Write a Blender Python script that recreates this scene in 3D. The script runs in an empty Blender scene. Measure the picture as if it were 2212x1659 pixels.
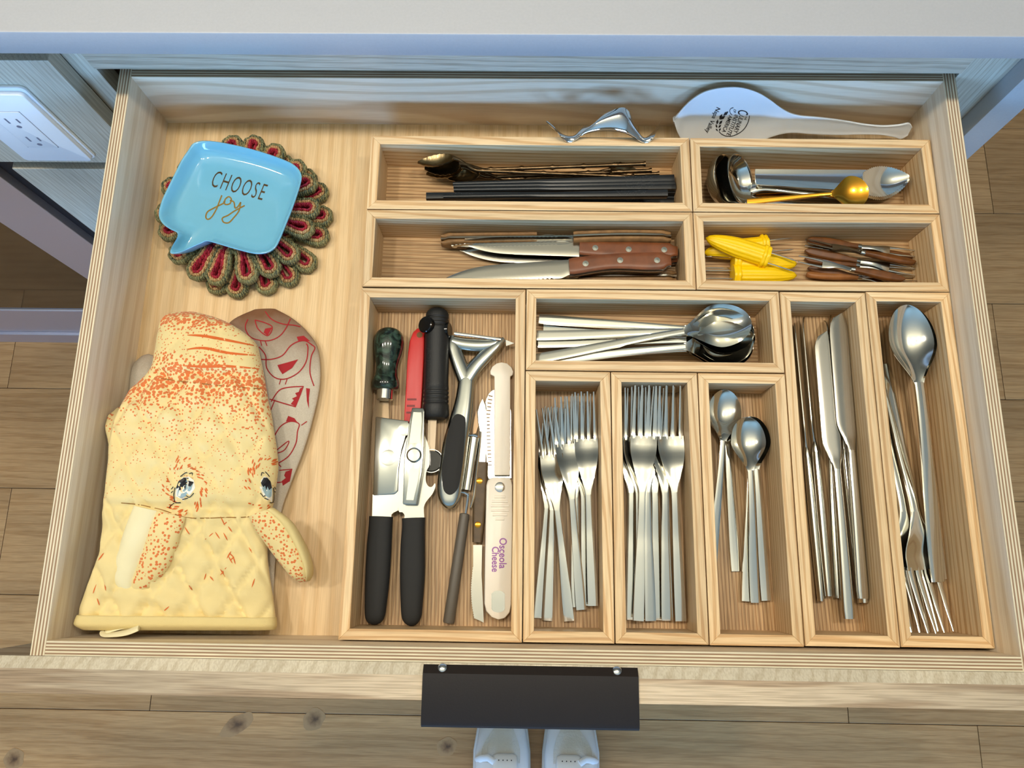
import bpy, bmesh, math, random
from mathutils import Vector, Matrix
from mathutils.bvhtree import BVHTree

SC = bpy.context.scene
COL = SC.collection
ZD = 0.80                      # height of the drawer bottom above the room floor
rnd = random.Random(7)

# ------------------------------------------------------------------ camera
CAMP = Vector((-0.00226, -0.08879, 0.72942))
FPX = 1619.25
def _rot():
    p, y, r = (math.radians(a) for a in (13.3605, 0.6439, 0.8231))
    return (Matrix.Rotation(r, 3, 'Z') @ Matrix.Rotation(y, 3, 'Y') @ Matrix.Rotation(p, 3, 'X'))
CROT = _rot()
cam_data = bpy.data.cameras.new('camera')
cam_data.sensor_width = 36.0
cam_data.lens = 36.0 * FPX / 2212.0
cam_data.clip_start = 0.02
cam = bpy.data.objects.new('camera', cam_data)
COL.objects.link(cam)
cam.matrix_world = Matrix.Translation(CAMP + Vector((0, 0, ZD))) @ CROT.to_4x4()
SC.camera = cam

# ------------------------------------------------------------------ world and light
world = bpy.data.worlds.new('world'); SC.world = world
world.use_nodes = True
bg = world.node_tree.nodes['Background']
bg.inputs['Color'].default_value = (0.62, 0.78, 1.0, 1)
bg.inputs['Strength'].default_value = 1.0
SC.view_settings.view_transform = 'Standard'
SC.view_settings.look = 'None'
SC.view_settings.gamma = 1.0
SC.view_settings.use_curve_mapping = False
SC.view_settings.exposure = 0.0
SC.cycles.max_bounces = 5
SC.cycles.diffuse_bounces = 3
SC.cycles.glossy_bounces = 4
SC.cycles.use_light_tree = False
SC.cycles.use_adaptive_sampling = True
SC.cycles.adaptive_threshold = 0.03
SC.cycles.sample_clamp_indirect = 6.0
SC.cycles.caustics_reflective = False
SC.cycles.caustics_refractive = False
CEIL_Z = 1.85                  # ceiling above the drawer bottom
LAMPS = [(-1.10, 0.18), (-0.56, 0.20), (0.0, 0.20), (0.53, 0.20)]
LAMP_L = 150.0      # radiance of a globe
LAMP_COL = (1.0, 0.91, 0.78)
WINDOW_COL = (0.24, 0.52, 1.0)
WINDOW_STRENGTH = 27.0

# ------------------------------------------------------------------ helpers
def ray(u, v):
    return CROT @ Vector(((u - 1106.0) / FPX, -(v - 829.5) / FPX, -1.0))
def W(u, v, z):
    """point of the drawer frame at height z seen at photo position u, v"""
    d = ray(u, v); return CAMP + d * ((z - CAMP.z) / d.z)
def Wy(u, v, y):
    d = ray(u, v); return CAMP + d * ((y - CAMP.y) / d.y)
def cv(pts, ox, oy, s):
    return [(ox + a / s, oy + b / s) for a, b in pts]
def catmull(pts, n=6, closed=False):
    out = []; m = len(pts); D = len(pts[0])
    rng = range(m if closed else m - 1)
    for i in rng:
        if closed: p0, p1, p2, p3 = (pts[(i + k) % m] for k in (-1, 0, 1, 2))
        else: p0, p1, p2, p3 = pts[max(i-1,0)], pts[i], pts[i+1], pts[min(i+2,m-1)]
        for k in range(n):
            t = k / n
            out.append(tuple(0.5 * (2*p1[j] + (p2[j]-p0[j])*t + (2*p0[j]-5*p1[j]+4*p2[j]-p3[j])*t*t + (3*p1[j]-p0[j]-3*p2[j]+p3[j])*t**3) for j in range(D)))
    if not closed: out.append(tuple(pts[-1]))
    return out
def lerp(a, b, t): return a + (b - a) * t
def S(a): return max(0.0, math.sin(a))
def smooth01(t):
    t = max(0.0, min(1.0, t)); return t * t * (3 - 2 * t)

class MB:
    """collects vertices and faces (drawer frame, or a thing's own frame) of ONE mesh"""
    def __init__(s): s.v = []; s.f = []; s.m = []
    def add(s, vs, fs, mi=0):
        o = len(s.v); s.v += [tuple(p) for p in vs]; s.f += [tuple(i + o for i in f) for f in fs]; s.m += [mi] * len(fs); return s
    def box(s, x0, x1, y0, y1, z0, z1, mi=0, mtop=None):
        vs = [(x, y, z) for z in (z0, z1) for y in (y0, y1) for x in (x0, x1)]
        fs = [(0,2,3,1), (4,5,7,6), (0,1,5,4), (2,6,7,3), (0,4,6,2), (1,3,7,5)]
        s.add(vs, fs, mi)
        if mtop is not None: s.m[-5] = mtop
        return s
    def prism(s, pts, z0, z1, mi=0):
        """pts: xy outline counter-clockwise; z may be functions"""
        n = len(pts)
        a = sum(pts[i][0]*pts[(i+1)%n][1] - pts[(i+1)%n][0]*pts[i][1] for i in range(n))
        if a < 0: pts = pts[::-1]
        g0 = z0 if callable(z0) else (lambda x, y: z0); g1 = z1 if callable(z1) else (lambda x, y: z1)
        vs = [(x, y, g0(x, y)) for x, y in pts] + [(x, y, g1(x, y)) for x, y in pts]
        fs = [tuple(range(n))[::-1], tuple(range(n, 2*n))] + [(i, (i+1) % n, n + (i+1) % n, n + i) for i in range(n)]
        return s.add(vs, fs, mi)
    def rings(s, rings, cap0=True, cap1=True, closed=True, mi=0):
        n = len(rings[0]); vs = [p for r in rings for p in r]; fs = []
        for i in range(len(rings) - 1):
            for j in range(n if closed else n - 1):
                k = (j + 1) % n
                fs.append((i*n + j, i*n + k, (i+1)*n + k, (i+1)*n + j))
        if cap0: fs.append(tuple(range(n))[::-1])
        if cap1: fs.append(tuple(range((len(rings)-1)*n, len(rings)*n)))
        return s.add(vs, fs, mi)
    def tube(s, pts, rad, n=10, flat=1.0, cap=True, up=None, closed=False):
        """swept round bar; rad number, list or function of index; flat: height / width"""
        P = [Vector(p) for p in pts]; m = len(P); R = []
        upv = Vector(up) if up else Vector((0, 0, 1))
        for i, p in enumerate(P):
            if closed: t = P[(i+1) % m] - P[i-1]
            else: t = P[min(i+1, m-1)] - P[max(i-1, 0)]
            t.normalize()
            b = t.cross(upv)
            if b.length < 1e-4: b = t.cross(Vector((0, 1, 0)))
            b.normalize(); c = b.cross(t)
            r = rad(i) if callable(rad) else rad[i] if isinstance(rad, (list, tuple)) else rad
            R.append([p + b * (r*math.cos(2*math.pi*k/n)) + c * (flat*r*math.sin(2*math.pi*k/n)) for k in range(n)])
        if closed: R.append(R[0]); return s.rings(R, False, False)
        return s.rings(R, cap, cap)
    def strip(s, st, n=8, cap=True, edge=0.45):
        """bar along x: st rows of (x, yc, zc, halfwidth, halfthick, dish)"""
        R = []
        for x, yc, z, w, t, d in st:
            top = []; bot = []
            for k in range(n + 1):
                q = -1 + 2*k/n
                tt = t * (1 - edge * q**6)
                top.append((x, yc + w*q, z + d*q*q + tt)); bot.append((x, yc + w*q, z + d*q*q - tt))
            R.append(bot + top[::-1])
        return s.rings(R, cap, cap)
    def lathe(s, prof, n=20, cap=True):
        """profile rows (x, r) about the x axis"""
        return s.rings([[(x, r*math.cos(2*math.pi*k/n), r*math.sin(2*math.pi*k/n)) for k in range(n)] for x, r in prof], cap, cap)
    def xf(s, M):
        s.v = [tuple(M @ Vector(p)) for p in s.v]; return s
    def bvh(s): return BVHTree.FromPolygons([Vector(p) for p in s.v], s.f)
    def mesh(s, name, mats, off=None, smooth=True, angle=40, bevel=None, weld=False):
        me = bpy.data.meshes.new(name)
        o = off or Vector((0, 0, 0))
        me.from_pydata([(p[0]-o[0], p[1]-o[1], p[2]-o[2]) for p in s.v], [], s.f)
        if not isinstance(mats, (list, tuple)): mats = [mats]
        for m in mats: me.materials.append(m)
        me.polygons.foreach_set('material_index', s.m)
        bm = bmesh.new(); bm.from_mesh(me)
        if weld: bmesh.ops.remove_doubles(bm, verts=bm.verts, dist=1e-6)
        bmesh.ops.recalc_face_normals(bm, faces=bm.faces)
        if bevel:
            ed = [e for e in bm.edges if len(e.link_faces) == 2 and e.calc_face_angle(0) > 0.6]
            bmesh.ops.bevel(bm, geom=ed, offset=bevel, segments=2, affect='EDGES', profile=0.5)
        bm.to_mesh(me); bm.free()
        if smooth:
            me.polygons.foreach_set('use_smooth', [True] * len(me.polygons))
            me.set_sharp_from_angle(angle=math.radians(angle))
        me.update(); return me

def tag(o, label=None, cat=None, group=None, kind=None):
    if label: o['label'] = label
    if cat: o['category'] = cat
    if group: o['group'] = group
    if kind: o['kind'] = kind
    return o
def thing(name, label, cat, loc, group=None, kind=None):
    o = bpy.data.objects.new(name, None); COL.objects.link(o)
    o.empty_display_size = 0.02
    o.location = Vector(loc) + Vector((0, 0, ZD))
    return tag(o, label, cat, group, kind)
def part(root, name, mb, mats, label=None, **kw):
    """mb in the drawer frame -> child mesh object of root (or of one of its parts)"""
    top = root; off = Vector((0, 0, 0))
    while top is not None:
        off += top.location; top = top.parent
    off -= Vector((0, 0, ZD))
    o = bpy.data.objects.new(name, mb.mesh(name, mats, off, **kw)); COL.objects.link(o)
    o.parent = root
    if label: o['label'] = label
    return o
def solo(name, mb, mats, label, cat, loc, group=None, kind=None, **kw):
    o = bpy.data.objects.new(name, mb.mesh(name, mats, Vector(loc), **kw)); COL.objects.link(o)
    o.location = Vector(loc) + Vector((0, 0, ZD))
    return tag(o, label, cat, group, kind)
def struct(name, mb, mats, parent=None, **kw):
    o = bpy.data.objects.new(name, mb.mesh(name, mats, **kw)); COL.objects.link(o)
    if parent is None: o.location.z = ZD; o['kind'] = 'structure'
    else: o.parent = parent
    return o
def frame(A, B, roll=0.0):
    A = Vector(A); X = (Vector(B) - A).normalized(); Y = Vector((0, 0, 1)).cross(X).normalized(); Z = X.cross(Y)
    M = Matrix((X, Y, Z)).transposed().to_4x4(); M.translation = A
    return M @ Matrix.Rotation(math.radians(roll), 4, 'X')
def place(parts, name, M, label, cat, group=None):
    """a thing from shared part meshes: parts rows (part name, mesh, [sub rows])"""
    o = bpy.data.objects.new(name, None); COL.objects.link(o); o.empty_display_size = 0.02
    o.matrix_world = Matrix.Translation((0, 0, ZD)) @ M
    tag(o, label, cat, group)
    for row in parts:
        c = bpy.data.objects.new(row[0], row[1]); COL.objects.link(c); c.parent = o
        for sub in (row[2] if len(row) > 2 else ()):
            d = bpy.data.objects.new(sub[0], sub[1]); COL.objects.link(d); d.parent = c
    return o
ORD = ['first', 'second', 'third', 'fourth', 'fifth', 'sixth', 'seventh', 'eighth', 'ninth', 'tenth', 'eleventh', 'twelfth']

def hit(bvh, u, v, lift=0.0003):
    d = ray(u, v).normalized()
    p, n, i, dist = bvh.ray_cast(CAMP, d)
    if p is None: return None
    if n.dot(d) > 0: n = -n
    return p + n * lift
def stroke(mb, bvh, pts, w, n=5, lift=0.0003, taper=False, mi=0):
    """ribbon of ink lying on a surface along photo positions pts, w photo pixels wide"""
    q = catmull(pts, n) if len(pts) > 2 else [(lerp(pts[0][0], pts[1][0], k/n), lerp(pts[0][1], pts[1][1], k/n)) for k in range(n+1)]
    rows = []
    for i, p in enumerate(q):
        a = q[max(i-1, 0)]; b = q[min(i+1, len(q)-1)]
        tx, ty = b[0]-a[0], b[1]-a[1]; l = math.hypot(tx, ty) or 1
        ww = w * (0.25 + 0.75*math.sin(math.pi*i/(len(q)-1))) if taper else w
        nx, ny = -ty/l*ww/2, tx/l*ww/2
        A = hit(bvh, p[0]+nx, p[1]+ny, lift); B = hit(bvh, p[0]-nx, p[1]-ny, lift)
        rows.append(None if A is None or B is None else (A, B))
    for r0, r1 in zip(rows, rows[1:]):
        if r0 and r1 and (r0[0]-r1[0]).length < 0.02: mb.add([r0[0], r0[1], r1[1], r1[0]], [(0, 1, 2, 3)], mi)
def blot(mb, bvh, pts, lift=0.0003, mi=0, sub=0):
    """filled patch of ink: fan from its centre, draped on the surface"""
    cx = sum(p[0] for p in pts)/len(pts); cy = sum(p[1] for p in pts)/len(pts)
    rings = []
    for f in (1.0, 0.66, 0.33):
        rings.append([hit(bvh, lerp(cx, p[0], f), lerp(cy, p[1], f), lift) for p in pts])
    c = hit(bvh, cx, cy, lift)
    if c is None or any(q is None for r in rings for q in r): return
    n = len(pts); vs = [q for r in rings for q in r] + [c]; fs = []
    for k in range(2):
        for i in range(n): fs.append((k*n+i, k*n+(i+1) % n, (k+1)*n+(i+1) % n, (k+1)*n+i))
    for i in range(n): fs.append((2*n+i, 2*n+(i+1) % n, 3*n))
    mb.add(vs, fs, mi)
def text_polys(s, size, bold=0.0, shear=0.0, space=1.0):
    """flat lettering as (verts2d, faces), origin at its left baseline"""
    cu = bpy.data.curves.new('lettering', 'FONT'); cu.body = s; cu.size = size; cu.offset = bold; cu.shear = shear; cu.space_character = space
    cu.resolution_u = 3
    o = bpy.data.objects.new('lettering', cu); COL.objects.link(o)
    me = o.evaluated_get(bpy.context.evaluated_depsgraph_get()).to_mesh()
    vs = [(v.co.x, v.co.y) for v in me.vertices]; fs = [tuple(p.vertices) for p in me.polygons]
    o.evaluated_get(bpy.context.evaluated_depsgraph_get()).to_mesh_clear()
    bpy.data.objects.remove(o); bpy.data.curves.remove(cu)
    return vs, fs

# ------------------------------------------------------------------ materials
MATS = {}
def newmat(name):
    m = bpy.data.materials.new(name); m.use_nodes = True
    nt = m.node_tree; b = nt.nodes['Principled BSDF']; MATS[name] = m
    return m, nt, b, nt.nodes, nt.links
def srgb(r, g, b):
    f = lambda c: (c/255/12.92) if c <= 10 else ((c/255+0.055)/1.055)**2.4
    return (f(r), f(g), f(b), 1)
def plain(name, col, rough=0.5, metal=0.0, coat=0.0, bump=0.0, bscale=200, var=0.0, vscale=30, spec=0.5, sheen=0.0):
    m, nt, b, N, L = newmat(name)
    b.inputs['Base Color'].default_value = col; b.inputs['Roughness'].default_value = rough
    b.inputs['Metallic'].default_value = metal; b.inputs['Coat Weight'].default_value = coat
    b.inputs['Specular IOR Level'].default_value = spec; b.inputs['Sheen Weight'].default_value = sheen
    if bump or var:
        tc = N.new('ShaderNodeTexCoord')
    if var:
        no = N.new('ShaderNodeTexNoise'); no.inputs['Scale'].default_value = vscale; no.inputs['Detail'].default_value = 4
        L.new(tc.outputs['Object'], no.inputs['Vector'])
        mx = N.new('ShaderNodeMixRGB'); mx.blend_type = 'MULTIPLY'; mx.inputs[1].default_value = col
        cr = N.new('ShaderNodeValToRGB'); cr.color_ramp.elements[0].position = 0.3; cr.color_ramp.elements[1].position = 0.7
        cr.color_ramp.elements[0].color = (1-var, 1-var, 1-var, 1); cr.color_ramp.elements[1].color = (1, 1, 1, 1)
        L.new(no.outputs['Fac'], cr.inputs[0]); L.new(cr.outputs[0], mx.inputs[2]); mx.inputs[0].default_value = 1
        L.new(mx.outputs[0], b.inputs['Base Color'])
    if bump:
        n2 = N.new('ShaderNodeTexNoise'); n2.inputs['Scale'].default_value = bscale; n2.inputs['Detail'].default_value = 3
        L.new(tc.outputs['Object'], n2.inputs['Vector'])
        bp = N.new('ShaderNodeBump'); bp.inputs['Strength'].default_value = bump; bp.inputs['Distance'].default_value = 0.001
        L.new(n2.outputs['Fac'], bp.inputs['Height']); L.new(bp.outputs[0], b.inputs['Normal'])
    return m
def wood(name, light, dark, axis='X', lines=90.0, warp=5.0, pore=0.35, rough=0.5, tint=0.12, contrast=(0.25, 0.8), coarse=9.0, broad=0.5, freq=900.0):
    """oak, ash or birch: growth lines along one axis, a broad drift of tone and fine pores"""
    m, nt, b, N, L = newmat(name)
    tc = N.new('ShaderNodeTexCoord'); oi = N.new('ShaderNodeObjectInfo')
    off = N.new('ShaderNodeVectorMath'); off.operation = 'ADD'
    mul = N.new('ShaderNodeVectorMath'); mul.operation = 'SCALE'; mul.inputs['Scale'].default_value = 3.7
    cmb = N.new('ShaderNodeCombineXYZ')
    for k in range(3): L.new(oi.outputs['Random'], cmb.inputs[k])
    L.new(cmb.outputs[0], mul.inputs[0]); L.new(tc.outputs['Object'], off.inputs[0]); L.new(mul.outputs[0], off.inputs[1])
    def mapped(s_along, s_across):
        mp = N.new('ShaderNodeMapping'); sc = [s_across]*3; sc['XYZ'.index(axis)] = s_along
        mp.inputs['Scale'].default_value = sc; L.new(off.outputs[0], mp.inputs['Vector']); return mp.outputs[0]
    big = N.new('ShaderNodeTexNoise'); big.inputs['Scale'].default_value = 1.0; big.inputs['Detail'].default_value = 1
    L.new(mapped(1.6, coarse), big.inputs['Vector'])
    # growth lines: sine of (broad noise * lines)
    dt = N.new('ShaderNodeVectorMath'); dt.operation = 'DOT_PRODUCT'; w3 = [freq, freq*0.83, freq*0.91]; w3['XYZ'.index(axis)] = freq*0.02
    dt.inputs[1].default_value = w3; L.new(off.outputs[0], dt.inputs[0])
    mm0 = N.new('ShaderNodeMath'); mm0.operation = 'MULTIPLY'; mm0.inputs[1].default_value = lines; L.new(big.outputs['Fac'], mm0.inputs[0])
    mm = N.new('ShaderNodeMath'); mm.operation = 'ADD'; L.new(dt.outputs['Value'], mm.inputs[0]); L.new(mm0.outputs[0], mm.inputs[1])
    fine = N.new('ShaderNodeTexNoise'); fine.inputs['Scale'].default_value = 1.0; fine.inputs['Detail'].default_value = 2
    L.new(mapped(6, 110), fine.inputs['Vector'])
    ad = N.new('ShaderNodeMath'); ad.operation = 'MULTIPLY_ADD'; ad.inputs[1].default_value = warp
    L.new(fine.outputs['Fac'], ad.inputs[0]); L.new(mm.outputs[0], ad.inputs[2])
    sn = N.new('ShaderNodeMath'); sn.operation = 'SINE'; L.new(ad.outputs[0], sn.inputs[0])
    cr = N.new('ShaderNodeValToRGB')
    cr.color_ramp.elements[0].position = contrast[0]; cr.color_ramp.elements[1].position = contrast[1]
    cr.color_ramp.elements[0].color = light; cr.color_ramp.elements[1].color = dark
    mr = N.new('ShaderNodeMapRange'); mr.inputs[1].default_value = -1; mr.inputs[2].default_value = 1
    L.new(sn.outputs[0], mr.inputs[0])
    pw = N.new('ShaderNodeMath'); pw.operation = 'POWER'; pw.inputs[1].default_value = 2.2; L.new(mr.outputs[0], pw.inputs[0])
    L.new(pw.outputs[0], cr.inputs[0])
    # pores
    po = N.new('ShaderNodeTexNoise'); po.inputs['Scale'].default_value = 1.0; po.inputs['Detail'].default_value = 2
    L.new(mapped(25, 900), po.inputs['Vector'])
    pr = N.new('ShaderNodeValToRGB'); pr.color_ramp.elements[0].position = 0.35; pr.color_ramp.elements[1].position = 0.6
    k = 1 - pore; pr.color_ramp.elements[0].color = (k, k*0.97, k*0.93, 1); pr.color_ramp.elements[1].color = (1, 1, 1, 1)
    L.new(po.outputs['Fac'], pr.inputs[0])
    mx = N.new('ShaderNodeMixRGB'); mx.blend_type = 'MULTIPLY'; mx.inputs[0].default_value = 1
    L.new(cr.outputs[0], mx.inputs[1]); L.new(pr.outputs[0], mx.inputs[2])
    # each board its own tone
    br = N.new('ShaderNodeMapRange'); br.inputs[3].default_value = 1 - tint; br.inputs[4].default_value = 1 + tint*0.6
    L.new(oi.outputs['Random'], br.inputs[0])
    dr = N.new('ShaderNodeTexNoise'); dr.inputs['Scale'].default_value = 1.0; dr.inputs['Detail'].default_value = 0
    L.new(mapped(2.5, 14), dr.inputs['Vector'])
    dm = N.new('ShaderNodeMapRange'); dm.inputs[1].default_value = 0.3; dm.inputs[2].default_value = 0.7
    dm.inputs[3].default_value = 1 - 0.2*broad; dm.inputs[4].default_value = 1 + 0.12*broad; L.new(dr.outputs['Fac'], dm.inputs[0])
    q = N.new('ShaderNodeMath'); q.operation = 'MULTIPLY'; L.new(br.outputs[0], q.inputs[0]); L.new(dm.outputs[0], q.inputs[1])
    vm = N.new('ShaderNodeVectorMath'); vm.operation = 'SCALE'; L.new(mx.outputs[0], vm.inputs[0]); L.new(q.outputs[0], vm.inputs['Scale'])
    L.new(vm.outputs[0], b.inputs['Base Color'])
    b.inputs['Roughness'].default_value = rough
    bp = N.new('ShaderNodeBump'); bp.inputs['Strength'].default_value = 0.12; bp.inputs['Distance'].default_value = 0.0006
    L.new(po.outputs['Fac'], bp.inputs['Height']); L.new(bp.outputs[0], b.inputs['Normal'])
    return m
def plyedge(name, axis, a, c, n=9):
    """edge of a plywood board: n veneers across its thickness, from coordinate a over c metres"""
    m, nt, b, N, L = newmat(name)
    ge = N.new('ShaderNodeNewGeometry'); sp = N.new('ShaderNodeSeparateXYZ'); L.new(ge.outputs['Position'], sp.inputs[0])
    no = N.new('ShaderNodeTexNoise'); no.inputs['Scale'].default_value = 1; no.inputs['Detail'].default_value = 3
    mp = N.new('ShaderNodeMapping'); sc = [14, 14, 14]; sc[axis] = 260; mp.inputs['Scale'].default_value = sc
    L.new(ge.outputs['Position'], mp.inputs[0]); L.new(mp.outputs[0], no.inputs['Vector'])
    m1 = N.new('ShaderNodeMath'); m1.operation = 'SUBTRACT'; L.new(sp.outputs[axis], m1.inputs[0]); m1.inputs[1].default_value = a
    m2 = N.new('ShaderNodeMath'); m2.operation = 'MULTIPLY_ADD'; L.new(m1.outputs[0], m2.inputs[0]); m2.inputs[1].default_value = math.pi*n/c
    m3 = N.new('ShaderNodeMath'); m3.operation = 'MULTIPLY'; L.new(no.outputs['Fac'], m3.inputs[0]); m3.inputs[1].default_value = 1.1
    L.new(m3.outputs[0], m2.inputs[2])
    s = N.new('ShaderNodeMath'); s.operation = 'SINE'; L.new(m2.outputs[0], s.inputs[0])
    cr = N.new('ShaderNodeValToRGB'); e = cr.color_ramp.elements
    e[0].position = 0.25; e[0].color = srgb(168, 132, 98); e[1].position = 0.75; e[1].color = srgb(246, 232, 198)
    mr = N.new('ShaderNodeMapRange'); mr.inputs[1].default_value = -1; L.new(s.outputs[0], mr.inputs[0]); L.new(mr.outputs[0], cr.inputs[0])
    n2 = N.new('ShaderNodeTexNoise'); n2.inputs['Scale'].default_value = 1; n2.inputs['Detail'].default_value = 3
    mp2 = N.new('ShaderNodeMapping'); sc = [30, 30, 30]; sc[axis] = 500; mp2.inputs['Scale'].default_value = sc
    L.new(ge.outputs['Position'], mp2.inputs[0]); L.new(mp2.outputs[0], n2.inputs['Vector'])
    mx = N.new('ShaderNodeMixRGB'); mx.blend_type = 'MULTIPLY'; mx.inputs[0].default_value = 0.45; L.new(cr.outputs[0], mx.inputs[1]); L.new(n2.outputs['Fac'], mx.inputs[2])
    L.new(mx.outputs[0], b.inputs['Base Color']); b.inputs['Roughness'].default_value = 0.6
    return m

ASH_L, ASH_D = srgb(230, 200, 155), srgb(208, 168, 118)
M_ashx = wood('ash grain across', ASH_L, ASH_D, 'X', lines=48, freq=1050, pore=0.18, tint=0.08, warp=7)
M_ashy = wood('ash grain along', ASH_L, ASH_D, 'Y', lines=48, freq=1050, pore=0.18, tint=0.08, warp=7)
M_binx = wood('tray base grain across', srgb(200, 164, 118), srgb(166, 126, 82), 'X', lines=14, freq=1900, pore=0.4, warp=6)
M_biny = wood('tray base grain along', srgb(200, 164, 118), srgb(166, 126, 82), 'Y', lines=14, freq=1900, pore=0.4, warp=6)
M_birchx = wood('birch veneer grain across', srgb(232, 216, 190), srgb(214, 192, 162), 'X', lines=70, freq=160, pore=0.08, coarse=9, tint=0.02, warp=1.0)
M_birchy = wood('birch veneer grain along', srgb(232, 216, 190), srgb(222, 202, 172), 'Y', lines=16, freq=420, pore=0.08, coarse=10, tint=0.02, warp=1.5)
M_basey = wood('drawer base veneer', srgb(226, 196, 150), srgb(217, 183, 134), 'Y', lines=14, freq=420, pore=0.12, coarse=10, tint=0.02, warp=3.0, contrast=(0.1, 1.0))
M_oakx = wood('pale oak veneer across', srgb(200, 188, 166), srgb(180, 167, 146), 'X', lines=20, freq=900, pore=0.22, tint=0.03, warp=9)
M_oakz = wood('pale oak veneer upright', srgb(202, 194, 174), srgb(190, 180, 160), 'Z', lines=14, freq=1200, pore=0.2, tint=0.03, warp=9)
M_oakcut = wood('pale oak bevel', srgb(208, 198, 176), srgb(196, 184, 160), 'Y', lines=20, freq=500, pore=0.15, tint=0.02, warp=9)
M_oakface = wood('drawer front oak', srgb(204, 182, 150), srgb(174, 148, 116), 'X', lines=30, freq=420, pore=0.3, tint=0.02, broad=1.2, warp=7, coarse=20)
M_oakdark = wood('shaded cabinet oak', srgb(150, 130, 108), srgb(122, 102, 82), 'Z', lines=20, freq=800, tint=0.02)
M_floor = wood('oak floor plank', srgb(202, 157, 105), srgb(187, 141, 90), 'X', lines=12, freq=420, pore=0.2, tint=0.08, coarse=6, broad=0.8, warp=12, rough=0.42, contrast=(0.1, 1.0))
def knot_mat():
    """dark heart fading into the plank, with a ragged outline of its own"""
    m, nt, b, N, L = newmat('floor knot')
    tc = N.new('ShaderNodeTexCoord'); sub = N.new('ShaderNodeVectorMath'); sub.operation = 'SUBTRACT'; sub.inputs[1].default_value = (0.5, 0.5, 0.5)
    L.new(tc.outputs['Generated'], sub.inputs[0]); mp = N.new('ShaderNodeMapping'); mp.inputs['Scale'].default_value = (1, 1, 0); L.new(sub.outputs[0], mp.inputs[0])
    ln = N.new('ShaderNodeVectorMath'); ln.operation = 'LENGTH'; L.new(mp.outputs[0], ln.inputs[0])
    no = N.new('ShaderNodeTexNoise'); no.inputs['Scale'].default_value = 5; no.inputs['Detail'].default_value = 4; L.new(tc.outputs['Generated'], no.inputs['Vector'])
    ad = N.new('ShaderNodeMath'); ad.operation = 'MULTIPLY_ADD'; ad.inputs[1].default_value = 0.35; L.new(no.outputs['Fac'], ad.inputs[0]); L.new(ln.outputs['Value'], ad.inputs[2])
    cr = N.new('ShaderNodeValToRGB'); e = cr.color_ramp.elements; e[0].position = 0.22; e[0].color = srgb(96, 68, 44); e[1].position = 0.56; e[1].color = srgb(176, 138, 94)
    q = e.new(0.36); q.color = srgb(142, 106, 70)
    L.new(ad.outputs[0], cr.inputs[0]); L.new(cr.outputs[0], b.inputs['Base Color']); b.inputs['Roughness'].default_value = 0.45
    return m
M_knot = knot_mat()
M_stone = plain('pale quartz', srgb(172, 171, 170), 0.4, var=0.05, vscale=420)
M_white = plain('white plaster', srgb(236, 234, 226), 0.8)
M_ceil = plain('ceiling paint', srgb(204, 203, 184), 0.85)
M_sage = plain('wall paint', srgb(150, 138, 118), 0.8)
M_steel = plain('polished stainless', srgb(226, 224, 216), 0.10, 1.0)
M_steel2 = plain('worn stainless', srgb(196, 195, 188), 0.15, 1.0)
M_brushed = plain('brushed stainless', srgb(206, 200, 204), 0.48, 1.0)
M_chrome = plain('chrome', srgb(236, 236, 236), 0.04, 1.0)
M_satin = plain('satin zinc', srgb(198, 200, 194), 0.16, 1.0)
M_brass = plain('golden metal', srgb(222, 158, 52), 0.16, 1.0)
M_bronze = plain('tarnished silver', srgb(128, 104, 76), 0.3, 1.0, var=0.5, vscale=120)
M_tarn = plain('tarnished bowl', srgb(150, 132, 98), 0.28, 1.0, var=0.5, vscale=90)
M_black = plain('black plastic', srgb(22, 22, 22), 0.55, bump=0.15, bscale=900)
M_rubber = plain('black rubber grip', srgb(26, 25, 24), 0.75)
M_gloss = plain('gloss black', srgb(12, 12, 12), 0.15)
M_lacq = plain('black lacquered chopstick', srgb(26, 28, 30), 0.34)
M_bronzeplate = plain('dark bronze finish', srgb(28, 21, 17), 0.5, 0.0, spec=0.3, bump=0.06, bscale=900)
M_red = plain('red plastic', srgb(196, 30, 28), 0.4)
M_cream = plain('ivory plastic', srgb(232, 222, 206), 0.35)
M_grey = plain('grey brown plastic', srgb(92, 84, 74), 0.5)
M_green = None
M_yellow = plain('corn yellow plastic', srgb(250, 206, 6), 0.4)
M_teak = plain('teak handle', srgb(112, 66, 26), 0.45, var=0.45, vscale=90)
M_teak2 = plain('pale teak handle', srgb(160, 104, 56), 0.5, var=0.35, vscale=90)
M_rosew = plain('brown knife handle', srgb(128, 72, 38), 0.4, var=0.4, vscale=70)
M_oldw = plain('weathered knife handle', srgb(150, 112, 70), 0.55, var=0.4, vscale=110)
M_darkw = plain('dark walnut handle', srgb(92, 70, 42), 0.55, var=0.4, vscale=110)
M_plateblue = plain('sky blue glaze', srgb(112, 178, 206), 0.08, coat=0.6)
M_plateedge = M_plateblue
M_gold = plain('gold lettering', srgb(206, 164, 84), 0.25, 1.0)
M_ink = plain('black print', srgb(24, 24, 30), 0.5)
M_spoonrest = plain('white glazed stoneware', srgb(226, 228, 228), 0.18, coat=0.3)
M_outlet = plain('white outlet plastic', srgb(232, 236, 238), 0.35)
M_slot = plain('outlet slot', srgb(120, 124, 140), 0.5)
M_darkglass = plain('dark oven glass', srgb(40, 24, 14), 0.08, coat=0.4)
M_blackgap = plain('black gap shade and body', srgb(10, 12, 18), 0.5)  # black standing in for shade in the appliance gap; also colours its body
M_shoe = plain('white shoe leather', srgb(240, 240, 240), 0.5)
M_shoemesh = plain('off white knit', srgb(226, 222, 212), 0.85, bump=0.8, bscale=260)
M_sole = plain('shoe sole', srgb(238, 236, 230), 0.6)
M_purple = plain('purple print', srgb(150, 84, 160), 0.5)
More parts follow.
